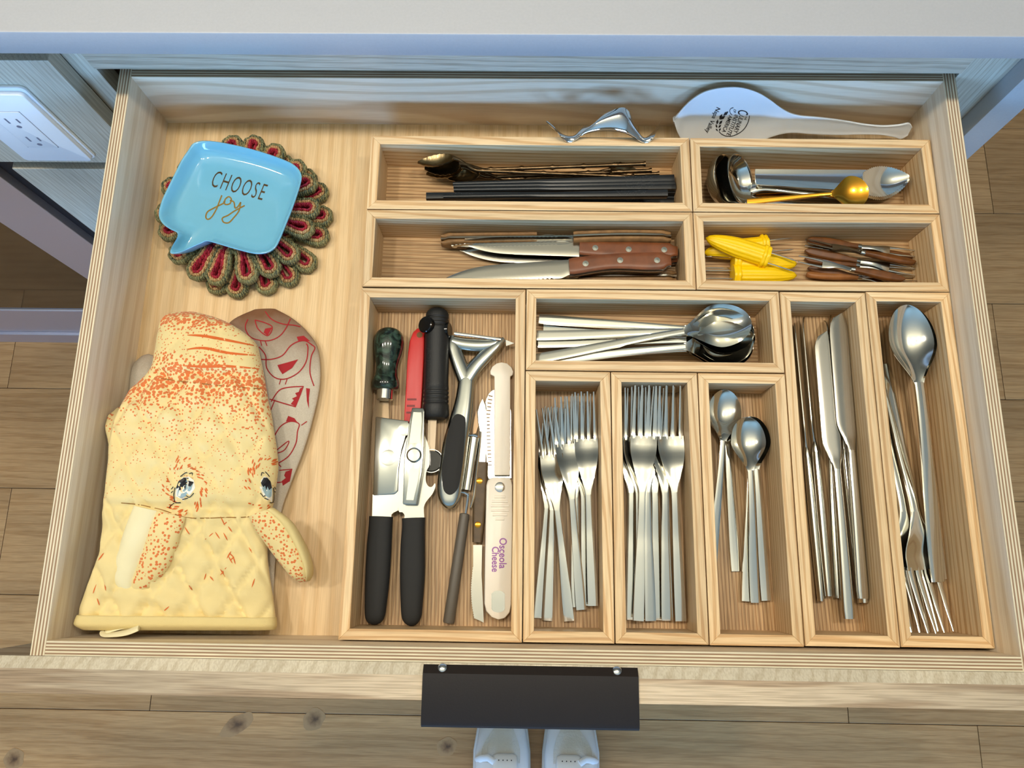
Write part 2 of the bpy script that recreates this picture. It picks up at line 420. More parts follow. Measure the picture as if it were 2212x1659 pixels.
M_blade2 = plain('brushed knife steel', srgb(196, 192, 182), 0.17, 1.0)
M_bluetip = plain('steel', srgb(206, 206, 204), 0.18, 1.0)
def marble_green():
    m, nt, b, N, L = newmat('green marbled resin')
    tc = N.new('ShaderNodeTexCoord'); no = N.new('ShaderNodeTexNoise'); no.inputs['Scale'].default_value = 90; no.inputs['Detail'].default_value = 6; no.inputs['Distortion'].default_value = 1.5
    L.new(tc.outputs['Object'], no.inputs[0]); cr = N.new('ShaderNodeValToRGB'); e = cr.color_ramp.elements
    e[0].position = 0.4; e[0].color = srgb(10, 20, 17); e[1].position = 0.75; e[1].color = srgb(70, 96, 80)
    L.new(no.outputs['Fac'], cr.inputs[0]); L.new(cr.outputs[0], b.inputs['Base Color']); b.inputs['Roughness'].default_value = 0.12; b.inputs['Coat Weight'].default_value = 0.5
    return m
M_green = marble_green()
def disc0(c, r, h, n=24):
    return MB().rings([[(c[0] + q*math.cos(2*math.pi*k/n), c[1] + q*math.sin(2*math.pi*k/n), c[2] + z) for k in range(n)] for q, z in ((r, 0), (r, h*0.6), (r*0.8, h))])
# ------------------------------------------------------------------ the room
FZ = -ZD
floor = struct('floor', MB().box(-3.2, 3.2, -3.4, 2.8, FZ - 0.05, FZ - 0.002), plain('subfloor', srgb(70, 52, 36), 0.9), smooth=False)
rowy = [0.253 - 0.2095 * k for k in range(-9, 15)]
joints = {0.253: [-1.09, 0.998], 0.0435: [-2.2, 1.9], -0.166: [-1.045, 1.5], -0.3755: [-0.708, 0.62], 0.672: [-1.5, 1.03], 0.4625: [-1.9, 1.7], -0.585: [-1.3, 0.86]}
for k, y in enumerate(rowy):
    js = None
    for kk in joints:
        if abs(kk - y) < 0.01: js = joints[kk]
    if js is None: js = [-1.6 + rnd.random() * 1.2, 0.9 + rnd.random() * 0.9]
    xs = [-3.2] + js + [3.2]
    for a, b in zip(xs, xs[1:]):
        y0, y1 = max(y + 0.0006, -3.4), min(y + 0.2089, 2.8)
        if y1 - y0 < 0.02: continue
        cx, cy = (a + b) / 2, (y0 + y1) / 2
        mb = MB().box(a + 0.0007 - cx, b - 0.0007 - cx, y0 - cy, y1 - cy, -0.006, 0.0)
        o = struct('plank', mb, M_floor, floor, smooth=False, bevel=0.0006)
        o.location = (cx, cy, FZ)
# knots in the planks near the drawer front
for (u, v, rx, ry, a) in [(512, 1566, 0.034, 0.016, 40), (678, 1554, 0.022, 0.019, 0), (30, 1640, 0.022, 0.017, 20), (965, 1613, 0.019, 0.017, 70)]:
    c = W(u, v, FZ + 0.0003)
    pts = []
    for k in range(18):
        t = 2*math.pi*k/18; r = 1 + 0.12*math.sin(2*t + u) + 0.06*math.sin(5*t)
        x, y = rx*r*math.cos(t), ry*r*math.sin(t); ca, sa = math.cos(math.radians(a)), math.sin(math.radians(a))
        pts.append((c.x + x*ca - y*sa, c.y + x*sa + y*ca))
    k = struct('knot', MB().prism(pts, FZ - 0.001, FZ + 0.0004), M_knot, floor, smooth=False)

CZ = CEIL_Z
struct('ceiling', MB().box(-3.2, 3.2, -3.4, 2.8, CZ, CZ + 0.1), M_ceil, smooth=False)
struct('wall_left', MB().box(-3.3, -3.2, -3.4, 2.8, FZ, CZ), M_sage, smooth=False)
struct('wall_right', MB().box(3.2, 3.3, -3.4, 2.8, FZ, CZ), M_sage, smooth=False)
struct('wall_back', MB().box(-3.2, 3.2, 2.8, 2.9, FZ, CZ), M_sage, smooth=False)
# wall behind the photographer with two windows
WX = [(-2.3, -0.5), (0.5, 2.3)]; WZ = (0.10, 0.95)
wf = MB()
wf.box(-3.2, 3.2, -3.5, -3.4, FZ, WZ[0]); wf.box(-3.2, 3.2, -3.5, -3.4, WZ[1], CZ)
wf.box(-3.2, WX[0][0], -3.5, -3.4, WZ[0], WZ[1]); wf.box(WX[0][1], WX[1][0], -3.5, -3.4, WZ[0], WZ[1]); wf.box(WX[1][1], 3.2, -3.5, -3.4, WZ[0], WZ[1])
struct('wall_front', wf, M_sage, smooth=False)
m, nt, b, N, L = newmat('daylight behind window')
b.inputs['Base Color'].default_value = (0, 0, 0, 1)
b.inputs['Emission Color'].default_value = (*WINDOW_COL, 1); b.inputs['Emission Strength'].default_value = WINDOW_STRENGTH
M_day = m
M_frame = plain('window frame paint', srgb(240, 240, 238), 0.5)
for k, (a, c) in enumerate(WX):
    fr = MB(); t = 0.05
    fr.box(a, a + t, -3.48, -3.38, *WZ).box(c - t, c, -3.48, -3.38, *WZ).box(a, c, -3.48, -3.38, WZ[0], WZ[0] + t).box(a, c, -3.48, -3.38, WZ[1] - t, WZ[1])
    fr.box((a + c)/2 - 0.02, (a + c)/2 + 0.02, -3.47, -3.40, *WZ)
    w = struct('window_%d' % (k + 1), fr, M_frame, smooth=False)
    for p, (x0, x1) in enumerate([(a + t, (a + c)/2 - 0.02), ((a + c)/2 + 0.02, c - t)]):
        struct('pane', MB().box(x0, x1, -3.445, -3.44, WZ[0] + t, WZ[1] - t), M_day, w, smooth=False)

# globe lamps hanging from the ceiling above the counter
M_trim = plain('lamp metal', srgb(60, 54, 48), 0.4, 0.8)
for k, (x, y) in enumerate(LAMPS):
    t = thing('globe_lamp', 'small opal globe lamp, %s along the row over the counter' % ORD[k], 'lamp', (x, y, CZ), 'globe lamps')
    part(t, 'ceiling_rose', disc0((x, y, CZ), 0.045, -0.02), M_trim, angle=40)
    part(t, 'stem', MB().tube([(x, y, CZ - 0.02), (x, y, CZ - 0.37)], 0.005, 8), M_trim)
    ld = bpy.data.lights.new('globe_lamp_light', 'POINT'); ld.shadow_soft_size = 0.055; ld.energy = LAMP_L*math.pi*4*math.pi*0.055**2; ld.color = LAMP_COL
    lo = bpy.data.objects.new('bulb', ld); COL.objects.link(lo); lo.parent = t; lo.location = (0, 0, -0.44)
    part(t, 'lamp_holder', MB().rings([[(x + q*math.cos(2*math.pi*j/16), y + q*math.sin(2*math.pi*j/16), CZ + z) for j in range(16)] for q, z in ((0.006, -0.360), (0.018, -0.365), (0.018, -0.380))]), M_trim, angle=40)

# ------------------------------------------------------------------ island: counter, cabinet, end panel, outlet, appliance
YR, YF, YC = 0.378, 0.360, 0.345
def cz(u, v, y): return Wy(u, v, y).z
CB, CT = 0.1526, 0.1812
ct = MB().box(-1.6, 0.502, YC, 1.45, CB, CT)
solo('countertop', ct, M_stone, 'pale quartz countertop along the top of the picture', 'countertop', (-0.3, 0.9, CB), bevel=0.0015)
solo('end_panel', MB().box(0.4655, 0.4965, YF, 1.42, FZ, CB), M_stone, 'bluish white end panel standing on the floor right of the drawer', 'panel', (0.48, 0.9, FZ), bevel=0.001)
cab = thing('base_cabinet', 'pale oak base cabinet under the countertop that the drawer slides out of', 'cabinet', (0, 0.7, FZ))
part(cab, 'rail', MB().box(-0.4277, 0.4194, YR, YR + 0.02, 0.0872, CB), M_oakx, smooth=False)
part(cab, 'stile', MB().box(-0.4500, -0.4277, YR + 0.002, YR + 0.022, FZ + 0.1, CB), M_oakz, smooth=False)
part(cab, 'stile', MB().box(0.4194, 0.4650, YR + 0.002, YR + 0.022, FZ + 0.1, CB), M_oakz, smooth=False)
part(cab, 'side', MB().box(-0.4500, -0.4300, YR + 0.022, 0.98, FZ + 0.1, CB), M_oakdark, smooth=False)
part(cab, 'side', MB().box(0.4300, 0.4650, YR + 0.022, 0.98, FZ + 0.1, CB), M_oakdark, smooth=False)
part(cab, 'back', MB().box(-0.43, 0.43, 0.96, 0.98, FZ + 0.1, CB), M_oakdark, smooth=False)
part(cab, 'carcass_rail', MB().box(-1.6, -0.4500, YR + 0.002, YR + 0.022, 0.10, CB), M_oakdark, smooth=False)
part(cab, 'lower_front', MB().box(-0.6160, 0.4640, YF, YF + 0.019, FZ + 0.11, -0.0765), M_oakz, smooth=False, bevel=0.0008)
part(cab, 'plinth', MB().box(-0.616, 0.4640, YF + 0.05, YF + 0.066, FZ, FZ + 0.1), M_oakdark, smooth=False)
# oak panel with the outlet, left of the drawer
op = thing('outlet_panel', 'pale oak upright panel carrying the white outlet, left of the drawer', 'panel', (-0.9, YF, -0.06))
part(op, 'board', MB().box(-1.6, -0.4488, YF, YF + 0.0185, -0.0610, 0.1232), [M_oakz], smooth=False, bevel=0.0008)
ot = thing('wall_outlet', 'white double power outlet on the oak panel', 'outlet', (-0.537, YF, 0.02))
def rrect(x0, x1, z0, z1, r, n=6):
    pts = []
    for cx, cz_, a0 in ((x1-r, z1-r, 0), (x0+r, z1-r, 90), (x0+r, z0+r, 180), (x1-r, z0+r, 270)):
        for k in range(n + 1):
            a = math.radians(a0 + 90*k/n); pts.append((cx + r*math.cos(a), cz_ + r*math.sin(a)))
    return pts
def plate_xz(mb, pts, y0, y1):
    n = len(pts); mb.rings([[(x, y0, z) for x, z in pts], [(x, y1, z) for x, z in pts]]); return mb
OX0, OX1, OZ0, OZ1 = -0.579, -0.4955, -0.0450, 0.0870
part(ot, 'mounting_plate', plate_xz(MB(), rrect(OX0, OX1, OZ0, OZ1, 0.006), YF, YF - 0.0035), M_outlet, bevel=0.0008)
cov = part(ot, 'cover_plate', plate_xz(MB(), rrect(OX0 + 0.003, OX1 - 0.003, OZ0 + 0.002, OZ1 - 0.005, 0.005), YF - 0.0035, YF - 0.0085), M_outlet, bevel=0.0008)
rx0, rx1 = -0.5540, -0.5200
rc = part(ot, 'receptacle', plate_xz(MB(), rrect(rx0, rx1, -0.0130, 0.0540, 0.002), YF - 0.008, YF - 0.0092), M_outlet, bevel=0.0003)
part(ot, 'receptacle_gap', MB().box(rx0 - 0.0005, rx1 + 0.0005, YF - 0.0087, YF - 0.008, -0.0135, 0.0545), M_slot, smooth=False)
for zc in (0.0385, 0.0040):
    for xc, h in ((-0.5425, 0.0045), (-0.5310, 0.0036)):
        part(rc, 'slot', MB().box(xc - 0.0010, xc + 0.0010, YF - 0.0094, YF - 0.0085, zc - h, zc + h), M_slot, smooth=False)
    part(rc, 'ground_hole', plate_xz(MB(), [(-0.5368 + 0.0027*math.cos(2*math.pi*k/14), zc - 0.0105 + 0.0024*math.sin(2*math.pi*k/14)) for k in range(14)], YF - 0.0094, YF - 0.0085), M_slot)
# built-in appliance with a dark glass door
ap = thing('built_in_appliance', 'built-in appliance with dark glass door in a steel frame, low at the left edge', 'appliance', (-1.0, YF, FZ))
part(ap, 'gap_shade', MB().box(-0.6450, -0.6165, YF + 0.012, YF + 0.03, FZ + 0.04, -0.062), M_blackgap, smooth=False)  # black slab painted as the shade of the open recess beside the door
part(ap, 'frame_stile', MB().box(-0.7310, -0.6440, YF, YF + 0.02, -0.745, -0.075), M_brushed, smooth=False, bevel=0.001)
part(ap, 'frame_rail', MB().box(-1.45, -0.7310, YF, YF + 0.02, -0.742, -0.606), M_brushed, smooth=False, bevel=0.002)
part(ap, 'frame_rail', MB().box(-1.45, -0.7310, YF, YF + 0.02, -0.16, -0.075), M_brushed, smooth=False, bevel=0.001)
part(ap, 'glass_door', MB().box(-1.45, -0.7310, YF + 0.003, YF + 0.02, -0.606, -0.16), M_darkglass, smooth=False)
part(ap, 'toe_panel', MB().box(-1.45, -0.640, YF - 0.006, YF + 0.02, FZ, -0.7440), M_brushed, smooth=False, bevel=0.001)
part(ap, 'body', MB().box(-1.46, -0.630, YF + 0.03, 0.95, FZ, -0.063), M_blackgap, smooth=False)

# ------------------------------------------------------------------ the drawer
X0, X1, Y0, Y1, HR, TW = -0.3944, 0.4056, -0.1578, 0.3742, 0.0800, 0.0122
dr = thing('drawer_box', 'birch plywood drawer pulled out, holding the wooden cutlery trays', 'drawer', (0.005, 0.1, -0.02))
M_edgeL = plyedge('plywood edge left side', 0, X0 - TW, TW); M_edgeR = plyedge('plywood edge right side', 0, X1, TW)
FW = 0.0118
def side_board(x0, x1, y0, y1, mat, edge):
    return MB().box(x0, x1, y0, y1, -0.03, HR, 0, 1)
part(dr, 'side', side_board(X0 - TW, X0, Y0 - FW, Y1 + TW, 0, 0), [M_birchy, M_edgeL], smooth=False)
part(dr, 'side', side_board(X1, X1 + TW, Y0 - FW, Y1 + TW, 0, 0), [M_birchy, M_edgeR], smooth=False)
M_edgeF = plyedge('plywood edge front board', 1, Y0 - FW, FW)
part(dr, 'front_board', MB().box(X0, X1, Y0 - FW, Y0, -0.03, HR, 0, 1), [M_birchx, M_edgeF], smooth=False)
M_edgeB = plyedge('plywood edge back board', 1, Y1, TW, 9)
part(dr, 'back_board', MB().box(X0, X1, Y1, Y1 + TW, -0.03, HR, 0, 1), [M_birchx, M_edgeB], smooth=False)
part(dr, 'bottom', MB().box(X0, X1, Y0, Y1, -0.010, 0.0), [M_basey], smooth=False)
# oak front with a bevelled back edge, wider than the frame
FY0, FY1, FY2 = Y0 - FW - 0.0003, Y0 - 0.0212, Y0 - 0.0402
FTOP = 0.0845
fp = MB()
prof = [(FY0, -0.06), (FY0, FTOP - 0.0045), (FY1, FTOP), (FY2, FTOP), (FY2, -0.06)]
n = len(prof)
fp.rings([[(x, y, z) for y, z in prof] for x in (-0.4625, 0.4635)])
fp.m = [0] * len(fp.m)
for i, f in enumerate(fp.f):
    zs = [fp.v[k] for k in f]
    if len(f) == 4:
        ys = sorted(set(round(p[1], 5) for p in zs))
        if ys == sorted((round(FY0, 5), round(FY1, 5))) : fp.m[i] = 1
fpo = part(dr, 'drawer_front', fp, [M_oakface, M_oakcut], smooth=False)
# dark edge pull hooked over the front
hd = thing('drawer_pull', 'dark bronze metal edge pull screwed on top of the drawer front', 'handle', (0.006, -0.19, FTOP))
HX0, HX1 = -0.0805, 0.0938
prof = [(FY0 - 0.0012, FTOP - 0.0030), (FY1 + 0.0016, FTOP + 0.0016), (-0.2130, FTOP + 0.0016), (-0.2165, FTOP + 0.0006), (-0.2185, FTOP - 0.0022), (-0.2188, FTOP - 0.012),
        (-0.2168, FTOP - 0.012), (-0.2166, FTOP - 0.003), (-0.2150, FTOP - 0.0010), (-0.2125, FTOP + 0.0001), (FY1 + 0.0010, FTOP + 0.0001), (FY0 - 0.0018, FTOP - 0.0042)]
pm = MB().rings([[(x, y, z) for y, z in prof] for x in (HX0, HX1)])
part(hd, 'pull_plate', pm, M_bronzeplate, angle=30)
for u in (956, 1333):
    c = W(u, 1441 + (u - 956)*0.017, FTOP - 0.001)
    sm = MB().lathe([(-0.001, 0.0036), (0.0012, 0.0036), (0.0022, 0.0022), (0.0024, 0.0)], 16, cap=False).xf(Matrix.Translation((c.x, FY0 - 0.0035, FTOP - 0.0010)) @ Matrix.Rotation(math.radians(-25), 4, 'X') @ Matrix.Rotation(math.radians(-90), 4, 'Y'))
    part(hd, 'screw', sm, M_chrome, label='chrome screw head')

# ------------------------------------------------------------------ wooden trays
HB, TB = 0.0484, 0.0094
TRAYS = {
 'A': (-0.1589, 0.1632, 0.2494, 0.3306, 'long ash tray holding black chopsticks and dark tea spoons'),
 'B': (-0.1589, 0.1632, 0.1678, 0.2488, 'long ash tray holding the steak knives'),
 'C': (0.1638, 0.4046, 0.2494, 0.3304, 'ash tray holding the ladles and a golden spoon'),
 'D': (0.1636, 0.4046, 0.1680, 0.2488, 'ash tray holding yellow corn holders and cocktail forks'),
 'E': (-0.1597, -0.0003, -0.1567, 0.1666, 'widest ash tray, holding can opener and peelers'),
 'F': (0.0003, 0.2420, 0.0864, 0.1670, 'ash tray lying crosswise with the tablespoons'),
 'G': (0.0003, 0.0796, -0.1563, 0.0857, 'narrow ash tray of smaller forks beside the gadget tray'),
 'H': (0.0802, 0.1606, -0.1561, 0.0856, 'narrow ash tray packed with dinner forks between two other narrow trays'),
 'I': (0.1612, 0.2422, -0.1563, 0.0855, 'narrow ash tray with a few teaspoons'),
 'J': (0.2428, 0.3240, -0.1557, 0.1666, 'tall narrow ash tray with dinner knives'),
 'K': (0.3246, 0.4048, -0.1552, 0.1676, 'tall narrow ash tray with serving spoons, at the right drawer side'),
}
for key, (x0, x1, y0, y1, lab) in TRAYS.items():
    t = thing('wooden_tray', lab, 'tray', ((x0+x1)/2, (y0+y1)/2, 0.0), 'ash wood organiser trays')
    x0 += 0.0002; x1 -= 0.0002; y0 += 0.0002; y1 -= 0.0002
    b = TB; z0 = 0.0006
    for pts, mt in (([(x0, y0), (x1, y0), (x1-b, y0+b), (x0+b, y0+b)], M_ashx), ([(x0, y1), (x1, y1), (x1-b, y1-b), (x0+b, y1-b)], M_ashx),
                    ([(x0, y0), (x0, y1), (x0+b, y1-b), (x0+b, y0+b)], M_ashy), ([(x1, y0), (x1, y1), (x1-b, y1-b), (x1-b, y0+b)], M_ashy)):
        part(t, 'side_board', MB().prism(pts, z0, HB), mt, smooth=False, bevel=0.00035)
    part(t, 'tray_bottom', MB().box(x0 + b, x1 - b, y0 + b, y1 - b, z0, 0.0042), M_binx if x1 - x0 > y1 - y0 else M_biny, smooth=False)
ZT = 0.0043   # top of a tray bottom
# ------------------------------------------------------------------ flatware: one set of part meshes of each kind
def fork_parts(L, hw, tine, mat, hand=0.0046, n_t=4, tip=0.016):
    """fork along x from handle end to tine tips"""
    xt = L - tine; xs = xt - 0.026; xn = xs - 0.028
    def zc(x):
        t = x / L
        return [(0, 0.0022), (0.30, 0.0052), (0.55, 0.0090), (0.64, 0.0080), (0.74, 0.0030), (0.80, 0.0022), (1, tip)], t
    def z(x):
        ks, t = zc(x)
        for (a, p), (b, q) in zip(ks, ks[1:]):
            if t <= b: return lerp(p, q, smooth01((t-a)/(b-a)) if a > 0.2 and b < 0.9 else (t-a)/(b-a))
        return tip
    hs = []
    for k in range(19):
        x = lerp(0, xn + 0.004, k/18); t = k/18
        w = lerp(hand, hand*0.62, smooth01(t)); th = lerp(0.0010, 0.0018, t)
        hs.append((x, 0, z(x), w, th, 0))
    hm = MB().strip(hs, 6, edge=0.25).mesh('fork_handle', mat, angle=35)
    st = []
    for k in range(15):
        x = lerp(xn, xt + 0.003, k/14); t = (x - xn)/(xt - xn)
        w = lerp(hand*0.62, hw, smooth01(min(1, t*1.15))); st.append((x, 0, z(x), w, lerp(0.0016, 0.0009, t), 0.0028*smooth01(t)))
    hd_ = MB().strip(st, 10, edge=0.3).mesh('fork_head', mat, angle=40)
    tw = hw / (n_t*1.42); out = [('handle', hm), ('head', hd_)]
    for i in range(n_t):
        yc0 = lerp(-hw + tw*0.95, hw - tw*0.95, i/(n_t-1)); q = yc0/hw; rows = []
        for k in range(10):
            t = k/9; x = lerp(xt, L - 0.0012*abs(q), t)
            rows.append((x, yc0*(1 - 0.04*t), z(x) + 0.0028*q*q*(1 - 0.3*t), lerp(tw, tw*0.32, t**1.3), lerp(0.0009, 0.0006, t), 0))
        out.append(('tine', MB().strip(rows, 4, edge=0.3).mesh('fork_tine', mat, angle=50)))
    return out
def spoon_parts(L, bw, bl, depth, mat, hand=0.0044, bowlmat=None, neckz=0.012):
    """spoon along x from handle end to bowl tip"""
    xb = L - bl
    def z(x):
        t = x / xb
        return lerp(0.0022, neckz, smooth01(t)) if t < 1 else neckz
    hs = []
    for k in range(17):
        t = k/16; x = lerp(0, xb + bl*0.04, t)
        hs.append((x, 0, z(x) - 0.0006*t, lerp(hand, hand*0.6, smooth01(t)), lerp(0.0011, 0.0020, t), 0))
    hm = MB().strip(hs, 6, edge=0.25).mesh('spoon_handle', mat, angle=35)
    st = []; m = 26
    for k in range(m + 1):
        t = k/m; a = math.pi*t
        x = xb + bl*(0.5 - 0.5*math.cos(a)) if k else xb
        tt = (x - xb)/bl
        if tt < 0.55: w = lerp(hand*0.6, bw, smooth01(tt/0.55)**0.85)
        else: w = max(bw*math.sqrt(max(0, 1 - ((tt - 0.55)/0.45)**2)), 0.0004)
        d = depth*smooth01(tt/0.5) if tt < 0.5 else depth*max(0, 1 - ((tt - 0.5)/0.5)**2.4)
        rim = lerp(neckz, neckz*0.72 + depth*0.15, smooth01(tt))
        st.append((x, 0, rim - d, w, 0.0007, d))
    bm_ = MB().strip(st, 14, edge=0.1).mesh('spoon_bowl', bowlmat or mat, angle=70)
    return [('handle', hm), ('bowl', bm_)]
def knife_parts(L, mat, bmat):
    """table knife along x: thick handle, waist, broad rounded blade"""
    xh = L*0.50; hs = []
    for k in range(21):
        t = k/20; x = lerp(0, xh, t)
        w = 0.0056*(1 - 0.30*smooth01(t)) * (0.90 if k == 0 else 1); hs.append((x, 0, 0.0045, w if t < 0.96 else w*0.9, lerp(0.0030, 0.0036, math.sin(math.pi*t)), 0))
    hm = MB().strip(hs, 8, edge=0.75).mesh('knife_handle', mat, angle=50)
    bs = []
    for k in range(27):
        t = k/26; x = lerp(xh - 0.002, L, t)
        lo = -lerp(0.0036, 0.0062, smooth01(t/0.14)); hi = lerp(0.0036, 0.0112, smooth01((t - 0.02)/0.20))
        if t > 0.86:
            q = (t - 0.86)/0.14; r = math.sqrt(max(0, 1 - q*q)); mid = -0.002
            lo, hi = mid + (lo - mid)*max(r, 0.05)*1.0, mid + (hi - mid)*max(r, 0.05)
        bs.append((x, (lo + hi)/2, 0.0045, (hi - lo)/2, lerp(0.0030, 0.0008, smooth01(t/0.12)), 0))
    bm_ = MB().strip(bs, 8, edge=0.5).mesh('knife_blade', bmat, angle=50)
    return [('handle', hm), ('blade', bm_)]

SALAD = fork_parts(0.197, 0.0110, 0.047, M_steel)
DINNER = fork_parts(0.2155, 0.0122, 0.050, M_steel, 0.0050)
SERVEF = fork_parts(0.252, 0.0150, 0.058, M_steel, 0.0058, tip=0.012)
TEA = spoon_parts(0.170, 0.0162, 0.052, 0.0085, M_steel, 0.0042, neckz=0.010)
TABLE = spoon_parts(0.209, 0.0222, 0.068, 0.0120, M_steel, 0.0050, neckz=0.012)
SERVES = spoon_parts(0.258, 0.0215, 0.078, 0.0130, M_steel, 0.0058, neckz=0.014)
KNIFE = knife_parts(0.268, M_steel, M_blade2)

def lay(parts, name, label, cat, group, ends, ox, oy, s, z0s):
    """ends rows: (end u, v, tip u, v, roll); heights rows: (z at end, z at tip)"""
    for (a, b, c, d, roll), (za, zb), lab in zip(ends, z0s, label):
        A = W(ox + a/s, oy + b/s, ZT + za + 0.003); B = W(ox + c/s, oy + d/s, ZT + zb + 0.010)
        A = Vector(A); B = Vector(B); A.z = ZT + za; B.z = ZT + zb
        place(parts, name, frame(A, B, roll), lab, cat, group)

# tray G: seven smaller forks
ends = [(115, 1480, 200, 225, 6), (172, 1495, 232, 222, -4), (372, 1428, 262, 188, 4), (345, 1415, 330, 182, 0), (407, 1405, 368, 180, 3), (455, 1405, 405, 176, -3), (285, 1497, 158, 250, -10)]
labs = ['smaller steel fork, %s handle from the gadget tray among the crowded short forks' % o for o in ('first', 'second', 'fourth', 'fifth', 'sixth', 'seventh', 'third')]
hz = [(0.000, 0.000), (0.001, 0.003), (0.001, 0.006), (0.000, 0.001), (0.003, 0.006), (0.006, 0.010), (0.006, 0.0085)]
lay(SALAD, 'salad_fork', labs, 'fork', 'smaller forks', ends, 1120, 800, 2.765, hz)
# tray H: seven dinner forks
ends = [(665, 1490, 668, 100, -4), (780, 1480, 735, 105, 6), (830, 1480, 798, 100, 0), (885, 1487, 850, 98, 4), (712, 1490, 762, 97, -8), (740, 1470, 700, 102, -5), (980, 1497, 905, 95, 0)]
labs = ['dinner fork, %s handle from the side of the smaller forks, in the packed fork tray' % o for o in ('first', 'fourth', 'fifth', 'sixth', 'second', 'third', 'seventh')]
hz = [(0.000, 0.004), (0.000, 0.002), (0.001, 0.007), (0.004, 0.011), (0.007, 0.0125), (0.001, 0.0095), (0.008, 0.016)]
lay(DINNER, 'dinner_fork', labs, 'fork', 'dinner forks', ends, 1120, 800, 2.765, hz)
# tray I: five teaspoons
ends = [(250, 1200, 168, 175, 0), (104, 1190, 184, 160, 4), (303, 1378, 325, 345, 0), (430, 1374, 345, 322, -3), (357, 1385, 309, 315, 0)]
labs = ['teaspoon with handle slanting from under the upper teaspoon bowl', 'teaspoon with its handle hidden by the tray side, highest bowl of the teaspoons',
        'teaspoon at the bottom of the three stacked together', 'teaspoon showing a dark crescent of bowl beneath the topmost teaspoon', 'topmost teaspoon of the three stacked together']
hz = [(0.000, 0.002), (0.004, 0.010), (0.0, 0.001), (0.001, 0.009), (0.003, 0.0145)]
lay(TEA, 'teaspoon', labs, 'spoon', 'teaspoons', ends, 1500, 800, 2.765, hz)
# tray F: seven tablespoons lying crosswise
ends = [(205, 385, 2035, 470, 0), (160, 515, 2040, 500, 0), (170, 298, 2030, 440, 4), (150, 452, 2035, 420, 0), (170, 690, 2010, 570, 8), (150, 655, 2025, 480, 4), (148, 602, 1985, 285, -4)]
labs = ['tablespoon with second handle end from the top of the crosswise tray', 'tablespoon with fourth handle end from the top of the crosswise tray', 'tablespoon with topmost handle end in the crosswise tray',
        'tablespoon with third handle end from the top of the crosswise tray', 'tablespoon lying lowest at the near side of the crosswise tray', 'tablespoon just under the topmost one, handle slanting to the near side', 'topmost tablespoon whose whole bowl shows']
hz = [(0.002, 0.002), (0.003, 0.006), (0.005, 0.014), (0.007, 0.0175), (0.002, 0.0100), (0.010, 0.0215), (0.0145, 0.0265)]
lay(TABLE, 'tablespoon', labs, 'spoon', 'tablespoons', ends, 1120, 610, 3.8138, hz)
# tray J: seven dinner knives
ends = [(1763, 1298, 1716, 735, 70), (1777, 1287, 1733, 718, 62), (1799, 1291, 1779, 712, 80), (1848, 1277, 1797, 716, 60), (1874, 1302, 1830, 735, -70), (1832, 1336, 1787, 711, 0), (1858, 1292, 1820, 729, 4)]
labs = ['dinner knife standing on edge closest to the teaspoon tray', 'second dinner knife from the teaspoon tray, blade leaning on the tray side', 'dinner knife on edge beside the flat one with the longest handle',
        'dinner knife on edge under the knife with the longest handle', 'dinner knife on edge beside the wavy grained tray side', 'dinner knife lying flat whose handle end reaches nearest the tray front', 'dinner knife lying flat with its blade over the others, handle hidden']
hz = [(0.003, 0.003), (0.003, 0.004), (0.003, 0.004), (0.003, 0.004), (0.008, 0.008), (0.014, 0.020), (0.012, 0.0190)]
lay(KNIFE, 'dinner_knife', labs, 'knife', 'dinner knives', ends, 0, 0, 1, hz)
# tray K: two serving spoons, two serving forks with tines towards the drawer front
def serve(parts, name, e, t, za, zb, roll, lab, cat, grp):
    A = Vector(W(*e, ZT + za + 0.003)); B = Vector(W(*t, ZT + zb + 0.010)); A.z = ZT + za; B.z = ZT + zb
    place(parts, name, frame(A, B, roll), lab, cat, grp)
serve(SERVEF, 'serving_fork', (1898, 812), (1992, 1362), 0.000, 0.000, 0, 'serving fork half hidden under the other, only outer tine tips showing', 'fork', 'serving forks')
serve(SERVEF, 'serving_fork', (1910, 800), (2024, 1362), 0.006, 0.005, -4, 'serving fork with all tines pointing to the drawer front', 'fork', 'serving forks')
serve(SERVES, 'serving_spoon', (2046, 1250), (1975, 664), 0.001, 0.017, -4, 'serving spoon lying under the other, bowl edge showing beside it', 'spoon', 'serving spoons')
serve(SERVES, 'serving_spoon', (2022, 1256), (1949, 668), 0.005, 0.027, 2, 'serving spoon lying on top with its whole bowl showing', 'spoon', 'serving spoons')
# ------------------------------------------------------------------ tray A: chopsticks and bamboo-stemmed tea spoons
def iced_parts(L=0.205):
    """long spoon with a bamboo stem and a scalloped leaf bowl"""
    bl = 0.034; xb = L - bl; stem = MB(); pts = []; rad = []
    for k in range(61):
        t = k/60; x = lerp(0, xb, t); z = 0.004 + 0.012*smooth01((t - 0.86)/0.14)*(1 if t > 0.86 else 0)
        pts.append((x, 0, z)); kn = (t*6.0) % 1.0
        rad.append(0.0018 + (0.0009 if kn < 0.035 or kn > 0.985 or k == 0 else 0))
    stem.tube(pts, rad, 8)
    st = []
    for k in range(25):
        t = k/24; x = xb - 0.002 + bl*t
        w = 0.0100*S(math.pi*min(1, t**0.8*0.97 + 0.02))**0.7*(1 - 0.10*abs(math.sin(t*22)))
        d = 0.006*math.sin(math.pi*t)
        st.append((x, 0, lerp(0.016, 0.010, t) - d, max(w, 0.0012), 0.0006, d))
    bowl = MB().strip(st, 12, edge=0.2)
    return [('stem', stem.mesh('spoon_stem', M_bronze, angle=60)), ('bowl', bowl.mesh('leaf_bowl', M_tarn, angle=50))]
ICED = iced_parts()
s = 3.6867
def pa(a, b): return (880 + a/s, 310 + b/s)
